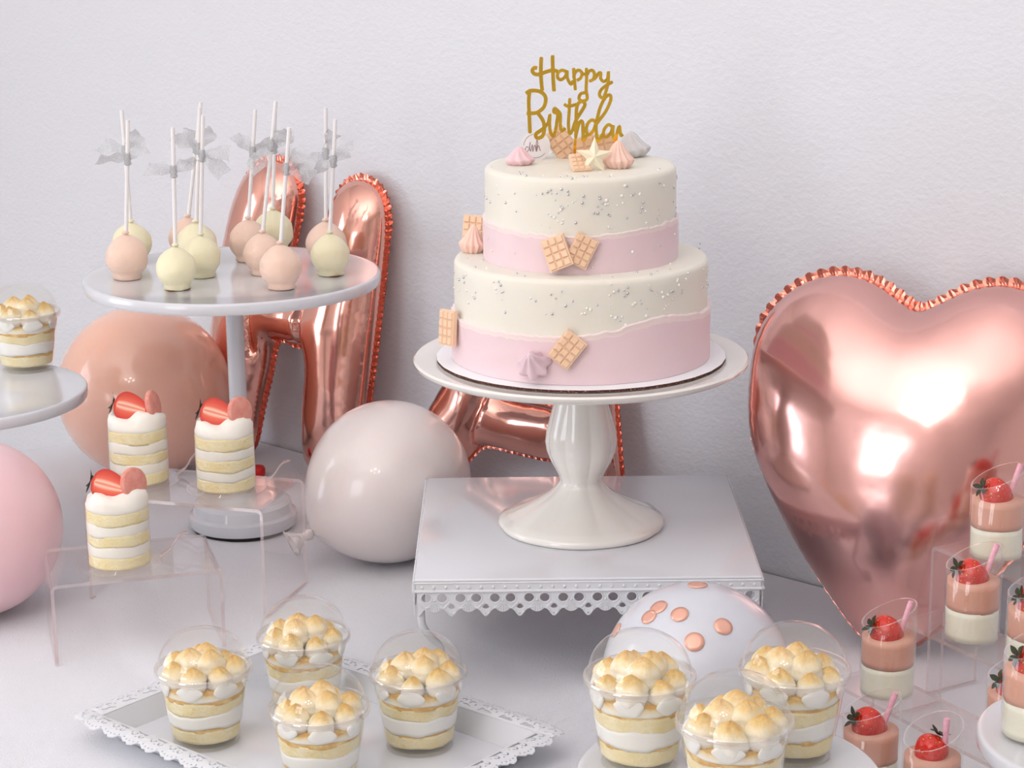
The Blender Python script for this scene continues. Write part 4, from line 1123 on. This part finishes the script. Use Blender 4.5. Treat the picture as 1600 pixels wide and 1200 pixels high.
def trifle(label, loc, variant):
    t = thing('trifle_cup', loc, label, 'dessert cup', 'trifles in domed clear cups')
    s = variant*3.1
    ob('clear_cup', cup_me, t); ob('dome_lid', lid_me, t)
    ob('sponge_layer', layer('sponge_layer', .0066, .0170, s, M['sponge'], .0014), t)
    ob('sponge_crust', layer('sponge_crust', .0163, .0190, s+2, M['crust'], .0016, .0016, .0012, ra=.0016), t)
    ob('cream_layer', layer('cream_layer', .0184, .0308, s+3, M['cream_white'], .0009, .0026, .0032), t)
    ob('sponge_layer', layer('sponge_layer', .0298, .0402, s+5, M['sponge'], .0013, .0030, .0014), t)
    ob('sponge_crust', layer('sponge_crust', .0395, .0425, s+7, M['crust'], .0014, .0016, .0010, ra=.0016), t)
    ob('cream_layer', layer('cream_layer', .0420, .0490, s+8, M['toast'], .0016, .001, .001), t)
    r_ = random.Random(variant+40)
    a0 = r_.random()*2
    for k in range(7):
        a = a0+2*PI*k/7; R = .0228
        ob('meringue_dollop', dol[(k+variant) % 5], t, (R*math.cos(a), R*math.sin(a), .0468+r_.uniform(-.001, .0015)), (0, 0, a*2), .90+r_.uniform(-.10, .14))
        if k % 1 == 0: ob('cream_patch', prs[k % 3], t, ((rcup(.05)-.0023)*math.cos(a), (rcup(.05)-.0023)*math.sin(a), .0495+r_.uniform(-.0008, .0012)), (0, 0, a))
    for k in range(3):
        a = a0+.4+2*PI*k/3; ob('meringue_dollop', dol[(k+3) % 5], t, (.0095*math.cos(a), .0095*math.sin(a), .0520+r_.uniform(0, .002)), (0, 0, a), 1.02)
    return t
tris = [trifle('trifle at the left end of the tray beside the lace corner', W(323, 1155, .003), 0),
        trifle('trifle at the back of the tray behind the front middle one', W(478, 1101, .003), 1),
        trifle('trifle at the front middle of the tray cut off below', W(502, 1222, .003), 2),
        trifle('trifle on the right side of the tray before the square riser', W(656, 1163, .003), 3),
        trifle('trifle at the left on the low round stand before the confetti balloon', W(999, 1187, .0805), 4),
        trifle('trifle at the back right of the low round stand', W(1238, 1175, .0805), 5),
        trifle('trifle at the front of the low round stand cut off below', W(1146, 1262, .0805), 6),
        trifle('trifle alone on the round stand at the left edge', W(43, 575, .1625), 7)]
for i, o in enumerate(tris): o.rotation_euler = (0, 0, i*.9)
tris[7].scale = (.97,)*3

# ---------------------------------------------------------------- berries
def berry_prof(L, R):
    pr = []
    for k in range(21):
        t = k/20; r = R*(math.sin(PI*(t*.5+.0))**.75 if t < .0 else 1)*((1-(1-min(t/.32, 1))**2)**.5)*(1 if t < .32 else (1-((t-.32)/.68)**1.9)**.72 if t < 1 else 0)
        pr.append((max(r, .0004), L*t))
    return pr
def strawberry(parent, loc, rot, s=1.0, seed=0):
    """whole berry; local z from calyx (0) to tip"""
    L, R = .0255, .0105
    V, Fc = lathe(berry_prof(L, R), 32, lambda th, k, r, z: (r*(1+.05*noise.noise(Vector((math.cos(th), math.sin(th), z*60+seed)))), z))
    b = ob('strawberry', mesh('strawberry', V, Fc, M['berry']), parent, loc, rot, s*1.15)
    g = G()
    for k in range(5):
        a = 2*PI*k/5+seed; l = .0062; n = 6
        V = []; 
        for i in range(n+1):
            t = i/n; w = .0019*math.sin(PI*(t*.85+.12)); rr = .001+l*t; z = -.0004-.0012*math.sin(t*PI)-.0035*t*t*(1 if k % 2 else .3)
            for sg in (-1, 1): V.append((rr*math.cos(a)-sg*w*math.sin(a), rr*math.sin(a)+sg*w*math.cos(a), z))
        Fc = [(2*i, 2*i+1, 2*i+3, 2*i+2) for i in range(n)]
        m_ = len(V); g.add(V+[(x, y, z-.0004) for x, y, z in V], Fc+[tuple(q+m_ for q in f[::-1]) for f in Fc])
    ob('calyx', fixn(g.me('calyx', M['calyx'])), b)
    return b
def half_berry(parent, mat4, s=1.0):
    """berry cut lengthwise: local z axis calyx to tip, cut face towards -y"""
    L, R = .0275, .0108; pr = berry_prof(L, R); V = []; Fc = []; seg = 16
    for r, z in pr:
        for i in range(seg+1):
            a = PI*i/seg; V.append((r*math.cos(a), r*math.sin(a)*.85, z))
    w = seg+1
    for k in range(len(pr)-1):
        for i in range(seg): Fc.append((k*w+i, k*w+i+1, (k+1)*w+i+1, (k+1)*w+i))
    n1 = len(Fc); o = len(V); core = [0]*len(V); m_ = 9
    for r, z in pr:
        for i in range(m_):
            f = -1+2*i/(m_-1); V.append((r*f, 0, z)); t = z/L
            core.append(max(0, 1-abs(f))*(1 if .06 < t < .9 else .3))
    for k in range(len(pr)-1):
        for i in range(m_-1): Fc.append((o+k*m_+i, o+(k+1)*m_+i, o+(k+1)*m_+i+1, o+k*m_+i+1))
    me = mesh('strawberry_half', V, Fc, [M['berry'], M['berry_cut']], True, [0]*n1+[1]*(len(Fc)-n1))
    at = me.attributes.new('core', 'FLOAT', 'POINT'); at.data.foreach_set('value', core)
    b = ob('strawberry_half', me, parent); b.matrix_basis = mat4 @ Matrix.Scale(s, 4)
    g = G()
    for k in range(4):
        a = .2+k*.9; V = []; n = 5
        for i in range(n+1):
            t = i/n; ww = .0022*math.sin(PI*(t*.85+.12)); rr = .0005+.0085*t; z = -.0005-.0035*t*t*(1 if k % 2 else .2)
            for sg in (-1, 1): V.append((rr*math.cos(a)-sg*ww*math.sin(a), rr*math.sin(a)+sg*ww*math.cos(a), z))
        F_ = [(2*i, 2*i+1, 2*i+3, 2*i+2) for i in range(n)]; mm = len(V); g.add(V+[(x, y, z-.0004) for x, y, z in V], F_+[tuple(q+mm for q in f[::-1]) for f in F_])
    ob('calyx', fixn(g.me('calyx', M['calyx'])), b)

# ---------------------------------------------------------------- mini cakes in collars
MR = .0268
def mini_cake(label, loc, v, rz=0):
    t = thing('mini_cake', loc, label, 'mini cake', 'strawberry mini cakes on acrylic risers', rz=rz)
    rf = lambda z: MR
    s = v*5.3
    # clear base disc with rings and pull tab
    pr = [(.036, 0), (.0365, .0004), (.0362, .0012)]
    for k in range(3):
        r0 = .0345-.0026*k; pr += [(r0, .0012), (r0-.0004, .0020), (r0-.0010, .0020), (r0-.0014, .0012)]
    pr += [(.010, .0012)]
    V, Fc = lathe(pr, 64); ob('base_disc', auto(mesh('base_disc', V, Fc, M['acrylic']), 30), t)
    tabp = catmull([(.0345, .006, .002), (.042, .010, .006), (.047, .014, .012), (.052, .020, .0155), (.058, .026, .0150)], 5)
    g = G(); V = []
    for k, p in enumerate(tabp):
        w = .0042*(1-.3*k/len(tabp)); V += [(p.x, p.y-w, p.z), (p.x, p.y+w, p.z), (p.x, p.y+w, p.z+.0010), (p.x, p.y-w, p.z+.0010)]
    F_ = []
    for k in range(len(tabp)-1):
        for i in range(4): j = (i+1) % 4; F_.append((k*4+i, k*4+j, (k+1)*4+j, (k+1)*4+i))
    g.add(V, F_); ob('pull_tab', g.me('pull_tab', M['acrylic_edge']), t, None, (0, 0, .15))
    b = .0022
    ob('sponge_layer', layer('sponge_layer', b, b+.0105, s, M['sponge'], .0006, 0, .0016, rfun=rf), t)
    ob('cream_layer', layer('cream_layer', b+.0098, b+.0200, s+2, M['cream'], .0007, .0014, .0014, rfun=rf, bulge=.0004), t)
    ob('sponge_layer', layer('sponge_layer', b+.0190, b+.0295, s+4, M['sponge'], .0005, .0018, .0014, rfun=rf), t)
    ob('cream_layer', layer('cream_layer', b+.0285, b+.0390, s+6, M['cream'], .0007, .0016, .0012, rfun=rf, bulge=.0004), t)
    ob('sponge_layer', layer('sponge_layer', b+.0380, b+.0490, s+8, M['sponge'], .0006, .0012, .0016, rfun=rf), t)
    # piped whipped cream, one soft swirl
    pr = [(MR-.004, b+.046), (MR-.0009, b+.0485), (MR-.0005, b+.0520), (MR-.0010, b+.0570), (MR-.0035, b+.0610), (MR-.0075, b+.0635), (MR-.013, b+.0640), (.006, b+.0650)]
    def fn(th, k, r, z):
        n = wavy(th*1.0+k*.35, s, 1); sw = math.sin(3*th+k*.9+s)
        return min(r*(1+.05*n*(k > 1)+.075*sw*(k > 2)), MR-.0004), z+(.0020*n if k > 0 else 0)+.0024*sw*(k > 3)-(.0030*max(0, math.sin(2*th+s)) if k == 1 else 0)
    V, Fc = lathe(pr, 64, fn); ob('whipped_cream', mesh('whipped_cream', V, Fc, M['cream']), t)
    V, Fc = lathe([(MR, .0014), (MR+.0002, b+.052)], 72, None, False, False)
    V2, F2 = lathe([(MR+.0004, b+.052), (MR+.0002, .0014)], 72, None, False, False)
    g = G(); g.add(V, Fc)
    # film collar overlaps itself at the seam
    ob('collar', g.me('collar', M['collar']), t)
    # strawberry half leaning back, cut face to the front, tip to the right
    base = Matrix.Translation((-.0185, -.0095, b+.0745)) @ Matrix.Rotation(math.radians(-22), 4, 'X') @ Matrix.Rotation(math.radians(106), 4, 'Y')
    half_berry(t, base, 1.22)
    V, Fc = lathe([(.0118, -.0028), (.0132, -.0018), (.0135, 0), (.0132, .0018), (.0118, .0028)], 36)
    o = ob('rose_biscuit', mesh('rose_biscuit', V, Fc, M['macaron']), t); o.matrix_basis = Matrix.Translation((.0160, -.004, b+.0705)) @ Matrix.Rotation(math.radians(38 if v else 62), 4, 'Z') @ Matrix.Rotation(math.radians(76), 4, 'X') @ Matrix.Rotation(.25, 4, 'Y')
    return t
mini_cake('strawberry mini cake at the left back, before the peach balloon', W(219, 751, .1)+Vector((0, 0, .0002)), 0, .05)
mini_cake('strawberry mini cake at the right on the taller acrylic riser', W(354, 762, .1)+Vector((0, 0, .0002)), 1, -.05)
mini_cake('strawberry mini cake alone on the lower acrylic riser at the front', W(188, 880, .07)+Vector((0, 0, .0002)), 2, 0)
p = W(402, 744, 0)
V, Fc = lathe([(.0060, 0), (.0085, .0012), (.0092, .004), (.0090, .009), (.0075, .0112), (.004, .0120)], 24)
tag(ob('candy', mesh('candy', V, Fc, M['red']), None, (p.x, p.y, 0)), 'small glossy red sweet behind the right acrylic riser corner', 'candy')

# ---------------------------------------------------------------- panna cotta shots
SR, SH = .0207, .073
def shot(label, loc, v, hi=0.0, berry_rot=None, stick_dir=(.32, .05, 1)):
    """clear cup with a rim cut on a slant, high towards angle hi"""
    t = thing('dessert_shot', loc, label, 'dessert cup', 'panna cotta shots on the risers')
    seg = 64
    def slant(th, k, r, z): return (r, z-(.0085*(1-math.cos(th-hi))) if k >= 3 else z)
    pr = [(.008, .0012), (SR-.002, .0006), (SR-.0004, .0), (SR, SH), (SR+.0002, SH+.0002)]
    pr = [(.008, .0012), (SR-.002, .0006), (SR-.0006, .0010), (SR, .0025)]
    V, Fc = lathe([(SR-.002, .0), (SR-.0004, .0006), (SR, .0025), (SR+.0002, SH), (SR-.0004, SH+.0005), (SR-.0012, SH+.0002)], seg, lambda th, k, r, z: (r, z-(.0085*(1-math.cos(th-hi)) if k >= 3 else 0)), True, False)
    ob('clear_cup', mesh('clear_cup', V, Fc, [M['clear'], M['clear_rim']], True, [1 if f//seg >= 3 and f//seg < 5 else 0 for f in range(len(Fc))]), t)
    rf = lambda z: SR
    ob('panna_cotta', layer('panna_cotta', .0018, .0250, v, M['pud_white'], .0011, 0, .0004, rfun=rf), t)
    ob('mousse_layer', layer('mousse_layer', .0248, .0465, v+3, M['pud_pink'], .0011, .0004, .0002, rfun=rf), t)
    loc_b, rot_b = berry_rot or ((-.0125, -.004, .0560), (math.radians(-8), math.radians(118), math.radians(6)))
    strawberry(t, loc_b, rot_b, .98, v)
    d = Vector(stick_dir).normalized(); p0 = Vector((.0075, -.002, .047)) 
    V, Fc = tube([p0, p0+d*.014, p0+d*.0275, p0+d*.0285], .0021, 10, [.0020, .0021, .0023, .0019]); ob('stirrer', auto(mesh('stirrer', V, Fc, M['pink_stick']), 50), t)
    return t
e = Vector((0, 0, .0002))
shot('dessert shot highest of the risers, before the heart balloon', W(1555, 868, .125)+e, 0)
shot('dessert shot on the middle riser with strawberry and stirrer fully in view', W(1517, 996, .080)+e, 1)
shot('dessert shot cut off by the right edge on the middle riser', W(1614, 1043, .080)+e, 2)
shot('dessert shot at the left end of the lowest riser', W(1385, 1083, .035)+e, 3)
shot('dessert shot half hidden behind the corner stand on lowest riser', W(1583, 1176, .035)+e, 4)
shot('dessert shot on the cloth just right of the low round stand', W(1358, 1232, 0)+e, 5, .0)
shot('dessert shot at the bottom with an upright stirrer before its berry', W(1453, 1276, 0)+e, 6, .5, ((.004, .003, .0600), (math.radians(10), math.radians(205), 0)), (.02, -.05, 1))
shot('dessert shot standing on the white corner stand at the right edge', W(1613, 1148, .0965)+e, 7)
